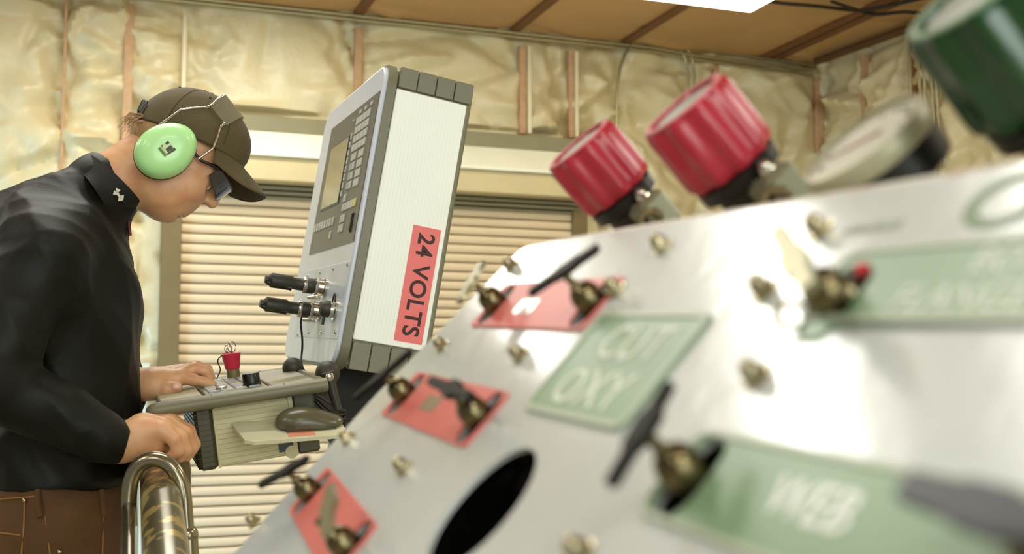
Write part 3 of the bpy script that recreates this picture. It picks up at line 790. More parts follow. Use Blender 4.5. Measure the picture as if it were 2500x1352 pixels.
# folded edge round the left side and the top
path = [(UL(V0)+RB_, V0, -1, 0), (UL(-.06)+RB_, -.06, -1, 0), (UL(V1)+RB_, V1-RB_-.018, -1, 0)]
for k in range(1, 9):
    a = R_(180 - 90*k/8); path.append((UL(V1)+RB_+.018+.018*math.cos(a), V1-RB_-.018+.018*math.sin(a), math.cos(a), math.sin(a)))
path.append((U1, V1-RB_, 0, 1))
fold = [(0, 0)] + [(RB_*math.sin(R_(90*k/6)), -RB_*(1-math.cos(R_(90*k/6)))) for k in range(1, 7)] + [(RB_, -.055), (RB_-.003, -.055)]
eb_ = MB(); nf = len(fold)
eb_.v = [(x + nx*o, y + ny*o, z) for x, y, nx, ny in path for o, z in fold]
eb_.f = [(i*nf+j, (i+1)*nf+j, (i+1)*nf+j+1, i*nf+j+1) for i in range(len(path)-1) for j in range(nf-1)]
eb_.build('folded_edge', M_edge, gas, smooth=40)
# enclosure behind the sheet
MB().box((U0+.07, V0, -.22), (U1, V1-.02, -.056), b=.004).build('enclosure', mat('enclosure_grey', (150, 148, 130), rough=.5), gas, smooth=30)
MB().box((U0+.07, V0, -.0555), (U1, V1-.02, -.05)).build('inner_plate', M_void, gas)
gi = GF.inverted()
for u in (.02, .34):
    top = GF @ Vector((u, -.08, -.2)); a = gi @ Vector((top.x, top.y, 0)); b_ = gi @ Vector((top.x, top.y, top.z+.02))
    MB().tube([a, b_], .03, 16).build('leg', M_charc, gas, smooth=40)

def fit_text(body, u0, u1, v0, v1, m, par, nm='lettering', z=.0012, bold=.012):
    cu = bpy.data.curves.new(nm, 'FONT'); cu.body = body; cu.size = 1; cu.offset = bold; cu.extrude = .01; cu.resolution_u = 4; cu.space_character = 1.05
    me = to_mesh(nm, cu, m)
    xs = [v.co.x for v in me.vertices]; ys = [v.co.y for v in me.vertices]
    sx_, sy_ = (u1-u0)/(max(xs)-min(xs)), (v1-v0)/(max(ys)-min(ys))
    me.transform(T_((u0, v0, z)) @ Matrix.Diagonal((sx_, sy_, .03, 1)) @ T_((-min(xs), -min(ys), 0)))
    return link(nm, me, par)
def plate(name, lo, hi, rad, m, cut=(), z=.0008, th=.0016, label=None, rim=None):
    loops = [rrect(lo[0], lo[1], hi[0], hi[1], rad, 5)]
    o = link(name, curve_mesh(name, loops + list(cut), th, .0002, m), gas, T_((0, 0, z)))
    if label: o['label'] = label
    return o
vp2 = {k: [vp[i] for i in range(len(VAL)) if VAL[i][2] == k] for k in ('r1', 'r2', 'r3', 'web', 'top')}
sl_ = {k: [obround(vp[i].x, vp[i].y, .0138, .0218) for i in range(len(VAL)) if VAL[i][2] == k] for k in vp2}
for k, lab in (('r1', 'top red valve label with a painted white glint'), ('r2', 'middle red valve label'), ('r3', 'lowest red valve label')):
    a, b = vp2[k]; c = (a.y+b.y)/2
    # shear the plate along the line between its two valves
    o = plate('red_label', (a.x-.022, -.0225), (b.x+.015, .0225), .005, M_redpl, label=lab,
              cut=[[(x, y - (a.y + (b.y-a.y)*(x-a.x)/(b.x-a.x))) for x, y in q] for q in sl_[k]])
    sh_ = (b.y-a.y)/(b.x-a.x)
    Ms = Matrix(((1, 0, 0, 0), (sh_, 1, 0, a.y - sh_*a.x), (0, 0, 1, .0011), (0, 0, 0, 1)))
    o.data.transform(Ms); o.matrix_local = Matrix.Identity(4)
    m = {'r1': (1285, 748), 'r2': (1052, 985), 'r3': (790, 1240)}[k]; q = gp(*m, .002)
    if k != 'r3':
        MB().box((q.x-.019, q.y-.007, .0016), (q.x+.019, q.y+.007, .0024), b=.0002).build('sticker_or_glint', mat('painted_glint', (250, 250, 244), rough=.15) if k == 'r1' else mat('olive_sticker', (150, 128, 92), rough=.5), o)  # the white one on the top plate is a reflection put into colour
# green labels, with raised pale rim and lettering
LT, RT, RB2, LB = gp(1482, 770), gp(1747, 767), gp(1521, 1054), gp(1276, 1002)
cu0, cu1, cv0, cv1 = (LT.x+LB.x)/2, (RT.x+RB2.x)/2, (LB.y+RB2.y)/2, (LT.y+RT.y)/2
o = plate('green_label', (cu0, cv0), (cu1, cv1), .007, M_green, label='square green label lettered CUT OXY')
link('raised_rim', curve_mesh('raised_rim', [rrect(cu0, cv0, cu1, cv1, .007, 5), rrect(cu0+.0035, cv0+.0035, cu1-.0035, cv1-.0035, .005, 5)], .0012, .0002, M_greenrim), o, T_((0, 0, .0012)))
vm = (cv0+cv1)/2
fit_text('CUT', gp(1440, 890).x, gp(1668, 805).x, vm+.0035, vm+.0285, M_letter, o)
fit_text('OXY', gp(1334, 990).x, gp(1548, 950).x, vm-.0300, vm-.0045, M_letter, o)
t = vp2['top'][0]
tl, tr_, bl = gp(2080, 640), gp(2495, 583), gp(2070, 778)
o = plate('green_label', (t.x-.016, bl.y), (.44, (tl.y+tr_.y)/2), .008, M_green, cut=sl_['top'], label='upper green label lettered BOT FLANGE')
vm = (bl.y + (tl.y+tr_.y)/2)/2; vh = ((tl.y+tr_.y)/2 - bl.y)
link('raised_rim', curve_mesh('raised_rim', [rrect(t.x-.0185, bl.y-.003, .443, bl.y+vh+.003, .010, 5), rrect(t.x-.016, bl.y, .44, bl.y+vh, .008, 5)], .002, .0002, M_greenrim), o, T_((0, 0, .0006)))
q1, q2, q3 = gp(2185, 745, .001), gp(2352, 690, .001), gp(2512, 745, .001)
fit_text('FLANGE', q1.x, q3.x, vm-.016, vm-.0025, M_letter, o)
fit_text('BOT', q2.x, q2.x + (q3.x-q1.x)*.5, vm+.0025, vm+.016, M_letter, o)
wv = vp2['web']
tw = [gp(1745, 1068), gp(2490, 1228)]; bw = gp(1570, 1245)
o = plate('green_label', (wv[0].x-.016, bw.y), (.44, (tw[0].y+tw[1].y)/2), .008, M_green, cut=sl_['web'], label='lower green label lettered WEB')
link('raised_rim', curve_mesh('raised_rim', [rrect(wv[0].x-.0185, bw.y-.0025, .443, (tw[0].y+tw[1].y)/2+.0025, .010, 5), rrect(wv[0].x-.016, bw.y, .44, (tw[0].y+tw[1].y)/2, .008, 5)], .002, .0002, M_greenrim), o, T_((0, 0, .0006)))
q = gp(2000, 1238, .001)
fit_text('WEB', gp(1890, 1215).x, gp(2108, 1250).x, q.y-.0085, q.y+.0085, mat('bright_letter', (240, 244, 236), rough=.3), o)
# printed title initial and faint small print on the sheet
q = gp(2450, 478)
fit_text('O', gp(2372, 490).x, gp(2560, 490).x, gp(2400, 560).y, gp(2480, 425).y, mat('print_green', (126, 150, 112), rough=.5), gas, nm='title_print', z=.0004)
a = gp(2062, 566); b = gp(2200, 556)
for k in range(9):
    t_ = k/9
    MB().box((a.x+(b.x-a.x)*t_, a.y-.002, 0), (a.x+(b.x-a.x)*(t_+.07), a.y+.002+.001*(k % 3), .0004)).build('print_mark', mat('print_grey', (150, 158, 142), rough=.5), gas)

# valves: brass body in its slot, hex nut, round cap and lever
def lever_mesh(a, b, c, w, th, m, hub=.0065):
    """Bar from a to b with a thicker hub at c, in panel coordinates."""
    d = (b-a); L = d.length; x = d.normalized(); y = Vector((-x.y, x.x, 0)); hc = (c-a).dot(x)
    poly = [(0, -w*.42), (hc-.012, -w*.5), (hc-.007, -hub), (hc+.007, -hub), (hc+.012, -w*.5), (L, -w*.42), (L, w*.42), (hc+.012, w*.5), (hc+.007, hub), (hc-.007, hub), (hc-.012, w*.5), (0, w*.42)]
    return MB().prism(poly, -th/2, th/2, frame(a, x, y, Vector((0, 0, 1)))).mesh('lever', m, 30)
bodym = MB().lathe([(.0062, -.045), (.0065, -.010), (.0105, -.008), (.0112, .0), (.0118, .006), (.0112, .012), (.0090, .0165), (.0058, .019), (.0048, .0195), (.0045, .022), (0, .0222)], None, 24, cap=False).mesh('valve', M_brass, 50)
nutm = MB().lathe([(.0132, -.014), (.0132, -.007), (.012, -.006)], None, 6).mesh('hex_nut', M_nick, 30)
LEV = [((1176, 645), (1124, 735), .028, .0085, M_levg), ((1458, 606), (1297, 714), .028, .0075, M_lever), ((1002, 858), (868, 972), .028, .0075, M_lever),
       ((1052, 930), (1150, 968), .027, .007, M_lever), ((748, 1122), (638, 1182), .028, .008, M_lever), ((808, 1190), (798, 1300), .03, .0085, M_levg),
       ((1634, 938), (1492, 1182), .030, .0055, M_lever), ((1900, 560), (1978, 705), .026, .0085, M_levg), ((2215, 1188), (2560, 1290), .03, .010, mat('blue_grey_lever', (52, 54, 64), rough=.4))]
for i, p in enumerate(vp):
    s_ = .86
    MV = T_((p.x, p.y, 0)) @ Matrix.Diagonal((s_, s_, .9, 1))
    v = link('valve', bodym, gas, MV)
    link('hex_nut', nutm, v, Matrix.Rotation(R_(20*i), 4, 'Z') @ T_((0, 0, -.002)))
    a, b, n, wd, m = LEV[i]; A, B_ = gp(*a, n), gp(*b, n)
    c = Vector((p.x, p.y, n))
    lv_ = link('lever', lever_mesh(A, B_, c, wd, .0045, m), v, MV.inverted())
    st = MB().cyl((0, 0, .02), (0, 0, n+.002), .0032, n=12).build('stem', M_brass, v, smooth=40)
q = gp(2100, 655, .004)
MB().ball((q.x, q.y, .003), (.0035, .0035, .003), n=10, m=8).build('red_pilot', mat('red_dot', (220, 40, 50), rough=.3), gas, smooth=180)
q = gp(2068, 706, .006)
MB().ball((q.x, q.y, .004), (.004, .004, .004), n=10, m=8).build('brass_plug', M_nick, gas, smooth=180)

# acorn-headed bolts with washers
bm_ = MB().lathe([(.0072, 0), (.0072, .0012), (.0066, .0014)], None, 20).lathe([(.0056, .0012), (.0056, .0055), (.005, .0062)], None, 6).lathe([(.0044, .006), (.0043, .0075), (.0034, .0096), (.0018, .0108), (0, .0112)], None, 16, cap=False).mesh('bolt', M_nick, 35)
BOLT = [(1240, 640), (1605, 588), (1492, 695), (1070, 835), (1258, 857), (840, 1062), (975, 1132), (612, 1266), (1400, 1332), (1987, 543), (1850, 692), (1830, 900)]
for i, (x, y) in enumerate(BOLT):
    p = gp(x, y, .006)
    o = link('bolt', bm_, gas, T_((p.x, p.y, 0)) @ Matrix.Rotation(R_(17*i), 4, 'Z'))
# wire clip beside the upper green label
a, b, c, d = gp(1958, 742, .006), gp(1900, 742, .009), gp(1893, 792, .006), gp(1950, 800, .003)
MB().tube(fillet([a, b, c, d], .01, 5), .0016, 8).build('wire_clip', M_nick, gas, smooth=60)

# ------------------------------------------------------------------ regulators, gauge and manifold behind the panel
ax = Vector((-.645, -.225, .73)).normalized()
sx = Vector((ax.y, -ax.x, 0)).normalized()
if sx.x < 0: sx = -sx
def axis_frame(px, py, d):
    o = CAM + ray(px, py)*d
    return frame(o, sx, ax.cross(sx), ax)
def regulator(px, py, d, R, L, mcol, mrim, mface, label, nm='gas_regulator'):
    F_ = axis_frame(px, py, d)
    g = thing(nm, F_, label, 'regulator')
    MB().lathe([(R*.92, -L), (R*.985, -L+.003), (R, -L+.008), (R, -.007), (R*.965, -.002), (R*.93, 0), (R*.80, 0), (R*.78, -.003)], None, 100, flute=10, fd=R*.10, cap=True).build('knob', mcol, g, smooth=50)
    MB().lathe([(R*.915, -.0005), (R*.90, .0012), (R*.80, .0012), (R*.79, -.002)], None, 48, cap=False).build('face_rim', mrim, g, smooth=40)
    MB().lathe([(R*.78, -.0025), (R*.55, -.001), (0, -.0008)], None, 40, cap=False).build('face_disc', mface, g, smooth=40)
    b = MB().lathe([(R*.88, -L-.012), (R*.9, -L-.002), (R*.75, -L+.001)], None, 32).build('bonnet_ring', M_black, g, smooth=40)
    MB().lathe([(R*.62, -L-.058), (R*.66, -L-.05), (R*.66, -L-.016), (R*.86, -L-.012)], None, 32).build('body', M_charc, g, smooth=40)
    for k in range(3):
        a = R_(-150 + 62*k); x_, y_ = R*.6*math.cos(a), R*.6*math.sin(a)
        po = MB().lathe([(.0085, 0), (.0085, .010), (.0070, .011), (.0070, .02), (.0045, .0205), (.0045, .008)], frame((x_, y_, -L-.034), Vector((-math.sin(a), math.cos(a), 0)), (0, 0, 1), Vector((math.cos(a), math.sin(a), 0))), 16).build('port_fitting', M_nick, g, smooth=40)
    cl_ = (F_.inverted() @ CAM).normalized(); ca_ = Vector((cl_.x*.5, cl_.y, 0)).normalized()
    bx = Vector((R*.92, 0, -L-.026)) + ca_*.004
    bl_ = MB().box((bx.x-.016, bx.y-.013, bx.z-.017), (bx.x+.015, bx.y+.013, bx.z+.015), b=.004).build('side_block', mat('zinc_block', (140, 138, 110), rough=.4, metal=.3), g, smooth=30)
    MB().lathe([(.0095, .0), (.0095, .014), (.0062, .0145), (.0062, .006)], frame(bx + ca_*.004, Vector((0, 0, 1)).cross(ca_), (0, 0, 1), ca_), 18).build('port', M_nick, bl_, smooth=40)
    MB().lathe([(.0058, 0), (.0058, .0125)], frame(bx + ca_*.004, Vector((0, 0, 1)).cross(ca_), (0, 0, 1), ca_), 14).build('port_bore', M_void, bl_)
    MB().lathe([(.0055, 0), (.0055, .006), (.003, .009), (0, .0095)], T_((bx.x+.003, bx.y, bx.z+.014)), 8, cap=False).build('vent_screw', M_chrome, bl_, smooth=40)
    MB().lathe([(.007, -L-.10), (.007, -L-.055), (.012, -L-.054)], None, 16).build('inlet_stem', M_brass, g, smooth=40)
    return F_ @ Vector((0, 0, -L-.09))
M_redk = mat('red_knob', (184, 38, 58), rough=.3, var=.04, coat=.3)
M_redr = mat('pink_rim', (214, 120, 122), rough=.35, var=.04)
M_face = mat('grey_face', (150, 156, 142), rough=.4, var=.1, vs=60)
ends = []
ends.append(regulator(1412, 352, .95, .0342, .0525, M_redk, M_redr, M_face, 'smaller red fluted regulator knob, farther from the camera'))
ends.append(regulator(1667, 256, .781, .0352, .0545, M_redk, M_redr, M_face, 'larger red fluted regulator knob with a grey face beside the gauge'))
GD = .6175
F_ = axis_frame(2100, 336, GD)
gg = thing('pressure_gauge', F_, 'round pressure gauge with a pale face and black case behind the panel', 'gauge')
R = .0362
MB().lathe([(R*.80, -.034), (R*.97, -.030), (R, -.012)], None, 48).build('case', M_black, gg, smooth=40)
MB().lathe([(R, -.0125), (R*1.03, -.011), (R*1.03, -.004), (R*1.0, -.0005), (R*.95, .0), (R*.94, -.003)], None, 48, cap=False).build('bezel', mat('gauge_bezel', (186, 182, 152), rough=.45, metal=.3), gg, smooth=40)
MB().lathe([(R*.96, -.0030), (0, -.0026)], None, 48, cap=False).build('dial', mat('gauge_dial', (226, 224, 206), rough=.5), gg)
for k in range(28):
    a = R_(-135 + 270*k/27 + 90); big = k % 3 == 0
    MB().box((R*(.66 if big else .74), -.0005, -.0029), (R*.84, .0005, -.0024), M=Matrix.Rotation(a, 4, 'Z')).build('dial_tick', mat('dial_ink', (120, 110, 88), rough=.6), gg)
MB().prism([(-.012, -.0012), (.024, -.0005), (.024, .0005), (-.012, .0012)], -.0024, -.0018, Matrix.Rotation(R_(205), 4, 'Z')).build('needle', mat('needle_red', (170, 70, 60), rough=.5), gg)
MB().lathe([(R*.95, -.0012), (R*.5, .0006), (0, .0010)], None, 48, cap=False).build('glass', mat('gauge_glass', (250, 250, 245), rough=.05, alpha=.12, var=0.0, spec=.8), gg, smooth=180)
il = F_.inverted()
nk = hit(F_, 1990, 425, 2, -.02); nv_ = Vector((nk.x, nk.y, 0)).normalized()
MB().tube([nv_*R*.7 + Vector((0, 0, -.02)), nv_*R*1.32 + Vector((0, 0, -.022))], .0105, 14).build('neck', M_charc, gg, smooth=40)
blk = frame(nv_*R*1.45 + Vector((0, 0, -.03)), nv_, Vector((0, 0, 1)).cross(nv_), (0, 0, 1))
MB().box((-.014, -.014, -.022), (.014, .014, .016), M=blk, b=.003).build('adaptor_block', mat('zinc_block', (140, 138, 110), rough=.4, metal=.3), gg, smooth=30)
for s_ in (-.006, .006): MB().lathe([(.0035, .016), (.0035, .019), (0, .0205)], blk @ T_((.0, s_, 0)), 6, cap=False).build('screw', M_nick, gg, smooth=30)
MB().tube([blk @ Vector((0, 0, -.02)), blk @ Vector((0, 0, -.085))], .008, 14).build('inlet_stem', M_brass, gg, smooth=40)
ends.append(F_ @ (blk @ Vector((0, 0, -.08))))
M_grk = mat('green_knob', (13, 62, 25), rough=.3, var=.06, coat=.4)
ends.append(regulator(2384, -24, .537, .0395, .060, M_grk, mat('green_rim', (120, 150, 112), rough=.35), M_face, 'dark green fluted regulator knob nearest the camera, cut by the frame'))
mo_ = ends[0]
man = thing('gas_manifold', T_(mo_), 'dark gas manifold pipe feeding the regulators behind the white panel', 'manifold')
ep = sorted(ends, key=lambda e: -e.y)
pts = [ep[0] + (ep[0]-ep[1]).normalized()*.05] + ep + [ep[-1] + (ep[-1]-ep[-2]).normalized()*.05]
MB().tube([p - mo_ for p in pts], .015, 14).build('manifold_pipe', M_charc, man, smooth=60)
for e in (ep[0], ep[-1]):
    u_ = gi @ e; q = GF @ Vector((u_.x, V1-.05, -.12)); 
    MB().tube([e - mo_, q - mo_], .011, 12).build('bracket', M_charc, man, smooth=40)
DEBUG_G = [tuple(round(c, 3) for c in gi @ e) for e in ends]
print('REG', DEBUG_G)

# ================================================================== THE WORKER
PY = 2.22                                                     # his mid-plane, along B2
mo0 = hit(BF, 150, 1240, 1, PY)
MF = BF @ T_((mo0.x, PY, 0))                                  # x = the way he faces, y = his left, z = up
def S(px, py, l=0.0): return hit(MF, px, py, 1, l)
def A_(v): return np.array(v, float)
M_skin = mat('skin', (222, 176, 132), rough=.42, var=.05, vs=30, col2=(210, 150, 110), thresh=(.30, .75), sss=.12, bump=.06, bs=220)
M_shirt = mat('black_shirt', (12, 12, 5), rough=.55, var=.05, sheen=.02, spec=.28, bump=.06, bs=160)
M_cap = mat('brown_cap', (88, 76, 44), rough=.8, var=.08, vs=30, bump=.25, bs=420, sheen=.08)
M_trou = mat('brown_canvas', (88, 57, 22), rough=.8, var=.12, vs=10, bump=.3, bs=500, sheen=.05)
M_hair = mat('dark_blond_hair', (176, 136, 88), rough=.5, var=.15, vs=90)
person = thing('person', MF, 'worker in black shirt, brown cap and brown trousers bending over the keypad console', 'person')

# ---- head frame: origin at the ear, x forward along his gaze, pitched down
TH = R_(50)
e0 = S(405, 368, -.088)
HEADM = T_((e0.x, 0, e0.z)) @ Matrix.Rotation(TH, 4, 'Y')     # in MF
HW = MF @ HEADM
HI = HEADM.inverted()
def HL(px, py, l=0.0): return hit(HW, px, py, 1, l)           # pixel -> head-local point at lateral offset l
RH = np.array(HEADM.to_3x3())
def h2m(p): return np.array(HEADM @ Vector(p))
def hell(c, r, k=.015, op='+', rot=None):
    R = RH if rot is None else RH @ np.array(rot)
    return ell(h2m(c), r, k, R, op)
nose = HL(521, 508); chin = HL(412, 535); lipu = HL(462, 515); lipl = HL(450, 521)
nb, sub = HL(497, 508), HL(478, 508)
head = [hell((.004, 0, .052), (.094, .074, .086), .02),
        hell((.056, 0, .002), (.050, .058, .064), .03),
        hell((.078, 0, .046), (.026, .050, .024), .02)]
for s in (-1, 1):
    head += [cone(h2m((.004, s*.056, -.038)), h2m((chin.x-.026, s*.018, chin.z+.012)), .020, .017, .03),
             hell((.078, s*.036, .006), (.022, .022, .020), .02),      # cheekbone
             hell((.048, s*.048, -.030), (.034, .018, .034), .03)]
head += [hell((chin.x-.021, 0, chin.z+.013), (.0215, .0225, .019), .012),
         hell((lipu.x-.022, 0, (lipu.z+lipl.z)/2+.004), (.024, .027, .028), .022),
         hell((.05, 0, -.05), (.045, .045, .035), .03)]
nr = (.094, 0, .042)
head += [cone(h2m(nr), h2m((nose.x-.012, 0, nose.z+.008)), .0085, .0105, .012),
         hell((nose.x-.0105, 0, nose.z+.0035), (.0115, .0105, .0095), .008)]
for s in (-1, 1): head += [hell((nose.x-.022, s*.0125, nose.z-.001), (.0105, .0065, .0075), .006)]
for s in (-1, 1): head += [hell((nose.x-.020, s*.006, nose.z-.0095), (.0055, .0032, .004), .003, op='-')]
head += [hell((lipu.x-.004, 0, lipu.z+.001), (.0085, .021, .0052), .004), hell((lipl.x-.006, 0, lipl.z-.002), (.0085, .018, .0058), .005),
         hell((lipl.x+.000, 0, lipl.z-.0125), (.008, .020, .005), .008, op='-')]
for s in (-1, 1):
    head += [hell((.104, s*.033, .030), (.016, .017, .012), .012, op='-'),
             hell((.085, s*.033, .030), (.012, .013, .0115), .004),
             hell((.095, s*.034, .046), (.010, .024, .006), .01)]
    head += [hell((-.004, s*.072, .006), (.018, .007, .030), .006)]
# neck
nk = [h2m((-.012, 0, -.005)), A_(S(322, 425)), A_(S(256, 456)), A_(S(226, 490))]
neck = chain([np.array(p) for p in nk], [.058, .0545, .049, .045], .03, .025)

# ---- limbs
shR, elR, wrR = A_(S(108, 610, -.185)), A_(S(-30, 935, -.235)), A_(S(298, 1085, -.205))
shL, elL, wrL = A_(S(150, 560, .185)), A_(S(185, 965, .26)), A_(S(332, 940, .02))
torso = [ell(A_(S(140, 740)), (.122, .160, .20), .05), ell(A_(S(150, 950)), (.118, .150, .24), .06), ell(A_(S(140, 1200)), (.098, .135, .12), .03),
         cone(A_(S(150, 600, -.13)), A_(S(150, 600, .13)), .05, .05, .05)]
arms = []
for sh, el, wr in ((shR, elR, wrR), (shL, elL, wrL)):
    arms += [cone(sh, el, .054, .044, .03), cone(el, wr, .043, .027, .02)]
hipz = .93
legs = []
for s in (-1, 1):
    legs += [cone((-.005, s*.095, hipz), (.015, s*.11, .50), .082, .056, .04), cone((.015, s*.11, .50), (-.02, s*.115, .10), .054, .038, .02), cone((-.03, s*.115, .05), (.15, s*.13, .04), .042, .034, .02)]

# ---- hands: palms and five separate fingers
def finger(pts, r0, r1, k=.004, k0=.008):
    n = len(pts); rs = [r0 + (r1-r0)*i/(n-1) for i in range(n)]
    return chain([A_(p) for p in pts], rs, k, k0)
# right fist resting on the rail, knuckles up, seen from the little finger's side
def r(px, py, l): return S(px, py, l)
handR = [cone(wrR, A_(r(352, 1052, -.20)), .026, .030, .02),
         cone(A_(r(345, 1055, -.208)), A_(r(395, 1048, -.212)), .0245, .019, .015), cone(A_(r(348, 1050, -.175)), A_(r(412, 1035, -.165)), .025, .019, .018),
         cone(A_(r(340, 1082, -.205)), A_(r(372, 1088, -.205)), .021, .017, .014),
         cone(A_(r(365, 1080, -.195)), A_(r(420, 1085, -.180)), .018, .014, .012)]
handR += finger([r(395, 1050, -.222), r(424, 1072, -.226), r(434, 1100, -.222), r(418, 1112, -.214)], .0125, .0088)   # little finger
handR += finger([r(404, 1041, -.203), r(441, 1066, -.206), r(454, 1099, -.202), r(440, 1116, -.196)], .0135, .0095)   # ring
handR += finger([r(410, 1034, -.183), r(453, 1058, -.185), r(468, 1093, -.181), r(455, 1114, -.176)], .0138, .0098)   # middle
handR += finger([r(414, 1029, -.163), r(459, 1051, -.164), r(474, 1084, -.160), r(464, 1106, -.156)], .0135, .0095)   # index
handR += finger([r(345, 1062, -.165), r(372, 1096, -.148), r(398, 1116, -.142), r(420, 1130, -.145)], .0165, .0105)   # thumb on the far side of the pipe
# left hand: index finger pressing a key, others lifted, thumb on the near side
handL = [cone(wrL, A_(S(385, 936, 0.015)), .0265, .029, .02),
         cone(A_(S(380, 934, 0.002)), A_(S(432, 922, 0.000)), .0245, .0165, .015), cone(A_(S(380, 928, 0.035)), A_(S(438, 908, 0.048)), .0235, .016, .018),
         cone(A_(S(365, 948, 0.000)), A_(S(400, 950, -0.010)), .020, .015, .014)]
handL += finger([S(436, 921, 0.002), S(472, 927, 0.002), S(499, 933, 0.003), S(521, 939, 0.005)], .0125, .0078)           # index
handL += finger([S(440, 912, 0.020), S(474, 899, 0.022), S(500, 905, 0.024), S(513, 926, 0.026)], .0128, .0082)           # middle
handL += finger([S(441, 908, 0.038), S(478, 893, 0.042), S(506, 901, 0.045), S(516, 922, 0.047)], .0122, .008)            # ring
handL += finger([S(440, 907, 0.056), S(470, 897, 0.062), S(492, 906, 0.066), S(501, 924, 0.068)], .0108, .0072)           # little
handL += finger([S(382, 950, -0.002), S(408, 950, -0.018), S(430, 945, -0.024)], .0165, .0115)                              # thumb
body_prims = torso + legs + arms + neck + head + handR + handL
body = link('body', solid_mesh('body', body_prims, (-.42, -.36, 0), (.52, .36, 1.85), .0034, M_skin), person)
M_nail = mat('nail', (236, 186, 160), rough=.3)
for p, q, rr in ((S(431, 943, -.0345), S(424, 944, -.0345), .0075),):
    MB().ball((0, 0, 0), (.0085, .003, .0062), n=14, m=8).build('nail', M_nail, body, M=T_(p), smooth=180)
eye_m = mat('eye_white', (222, 222, 212), rough=.15)
for s in (-1, 1):
    ey = MB().ball((0, 0, 0), .0112, n=18, m=12).build('eye', eye_m, body, M=HEADM @ T_((.0865, s*.033, .0295)), smooth=180)
    MB().ball((.0086, 0, 0), (.0032, .0056, .0056), n=14, m=8).build('iris', mat('iris_green', (84, 96, 66), rough=.1), ey, smooth=180)
    MB().grid(lambda i, j, s=s: tuple(Vector((.101 - .012*(abs(i-.5)*2)**2, s*(.014+.036*i), .049 + .006*math.sin(math.pi*i) + .004*(j-.5)))), 10, 2).build('eyebrow', mat('eyebrow_brown', (120, 84, 50), rough=.8), body, M=HEADM)
# hair: cropped back of the head and a wispy tuft sticking out below the cap
hp = [hell((-.004, 0, .038), (.093, .0765, .083), .0), (('-', .006, lambda p: -(((p-h2m((0, 0, 0))) @ RH)[:, 2] - (-.035) + 1.2*np.maximum(((p-h2m((0, 0, 0))) @ RH)[:, 0]+.02, 0)), ()))]
hp[1] = ('-', .006, lambda p: (((p - h2m((0, 0, 0))) @ RH)[:, 2] + .038 - 1.3*np.maximum(((p - h2m((0, 0, 0))) @ RH)[:, 0] + .045, 0)), ())
hair = link('hair', solid_mesh('hair', hp, tuple(h2m((0, 0, .03))-.14), tuple(h2m((0, 0, .03))+.14), .004, M_hair), person)
hs = MB()
for i in range(46):
    l = random.uniform(-.05, .035); a = HL(352+random.uniform(-8, 14), 285+random.uniform(-8, 12), l); a = HEADM @ a
    b = HEADM @ HL(random.uniform(285, 325), random.uniform(292, 335), l*1.1); mid = (a+b)/2 + Vector((-.006, 0, .008))
    hs.tube([a, mid, b], [.0011, .0009, .0003], 4, cap=False)
tag(hs.build('hair_strands', M_hair, hair, smooth=60), kind='stuff')

# ---- shirt
hem = S(200, 1186).z
cR = (wrR-elR)/np.linalg.norm(wrR-elR); cL = (wrL-elL)/np.linalg.norm(wrL-elL)
shirt = [cone(shR, elR, .070, .060, .045), cone(elR, A_(S(262, 1068, -.21)), .060, .045, .02), cone(A_(S(262, 1068, -.21)), A_(S(296, 1083, -.206)), .045, .0385, .01),
         rbox(wrR + cR*.102, (.10, .10, .10), .006, np.linalg.svd(np.outer(cR, cR))[0], op='-'),
         cone(shL, elL, .070, .058, .045), cone(elL, A_(S(318, 943, .034)), .058, .039, .02),
         rbox(wrL + cL*.094, (.10, .07, .07), .006, np.linalg.svd(np.outer(cL, cL))[0], op='-'),
         ell(A_(S(138, 730)), (.141, .180, .215), .05), ell(A_(S(150, 950)), (.134, .166, .26), .05), ell(A_(S(142, 1150)), (.137, .172, .13), .06),
         ell(A_(S(100, 600)), (.125, .15, .10), .05), cone(A_(S(125, 590, -.13)), A_(S(125, 590, .13)), .068, .068, .05),
         cone(A_(S(240, 464)), A_(S(165, 560)), .074, .10, .03),
         rbox(np.array([0, 0, hem-.25]), (.6, .6, .25), .01, op='-')]
def folds(p):
    w_ = waves(p, 5, .015)
    q = np.sin((p[:, 2]*1.0 + p[:, 0]*1.3)*46 + 1.5*np.sin(p[:, 1]*14))*.0035*np.clip((1.35-p[:, 2])*3, 0, 1)
    return w_ + q
sh_o = link('shirt', solid_mesh('shirt', shirt, (-.45, -.36, hem-.03), (.45, .36, 1.62), .0052, M_shirt, folds), person)
# stand-up collar with the mark and a zip, sleeve seam
ca, cb = A_(S(246, 462)), A_(S(282, 440))
cd = Vector(cb - ca).normalized(); cs = Vector((0, 1, 0)); cf = cs.cross(cd).normalized()
if cf.x < 0: cf = -cf
tb, tf = S(216, 379), S(350, 506); bb, bf_ = S(200, 408), S(296, 524)
tcen, bcen = (tb+tf)/2, (bb+bf_)/2; tr, br = (tf-tb)/2, (bf_-bb)/2
def collar(i, j, off=0.0):
    a = 2*math.pi*i; t = j
    c = bcen*(1-t) + tcen*t; f_ = br*(1-t) + tr*t; hw = .080*(1-t) + .0725*t + .010*max(0, -t)
    n_ = 1 + off/.07 + .0*max(0, -t)
    return tuple(c + f_*math.cos(a)*n_ + Vector((0, hw*n_, 0))*math.sin(a))
cm = MB(); cm.grid(lambda i, j: collar(i, j*1.5-.5), 48, 10); cm.grid(lambda i, j: collar(i, j, -.004), 48, 6); cm.grid(lambda i, j: collar(i, 1, -.004+.004*j), 48, 1)
col_o = cm.build('collar', mat('collar_black', (16, 13, 8), rough=.7, bump=.1, bs=300), sh_o, smooth=70)
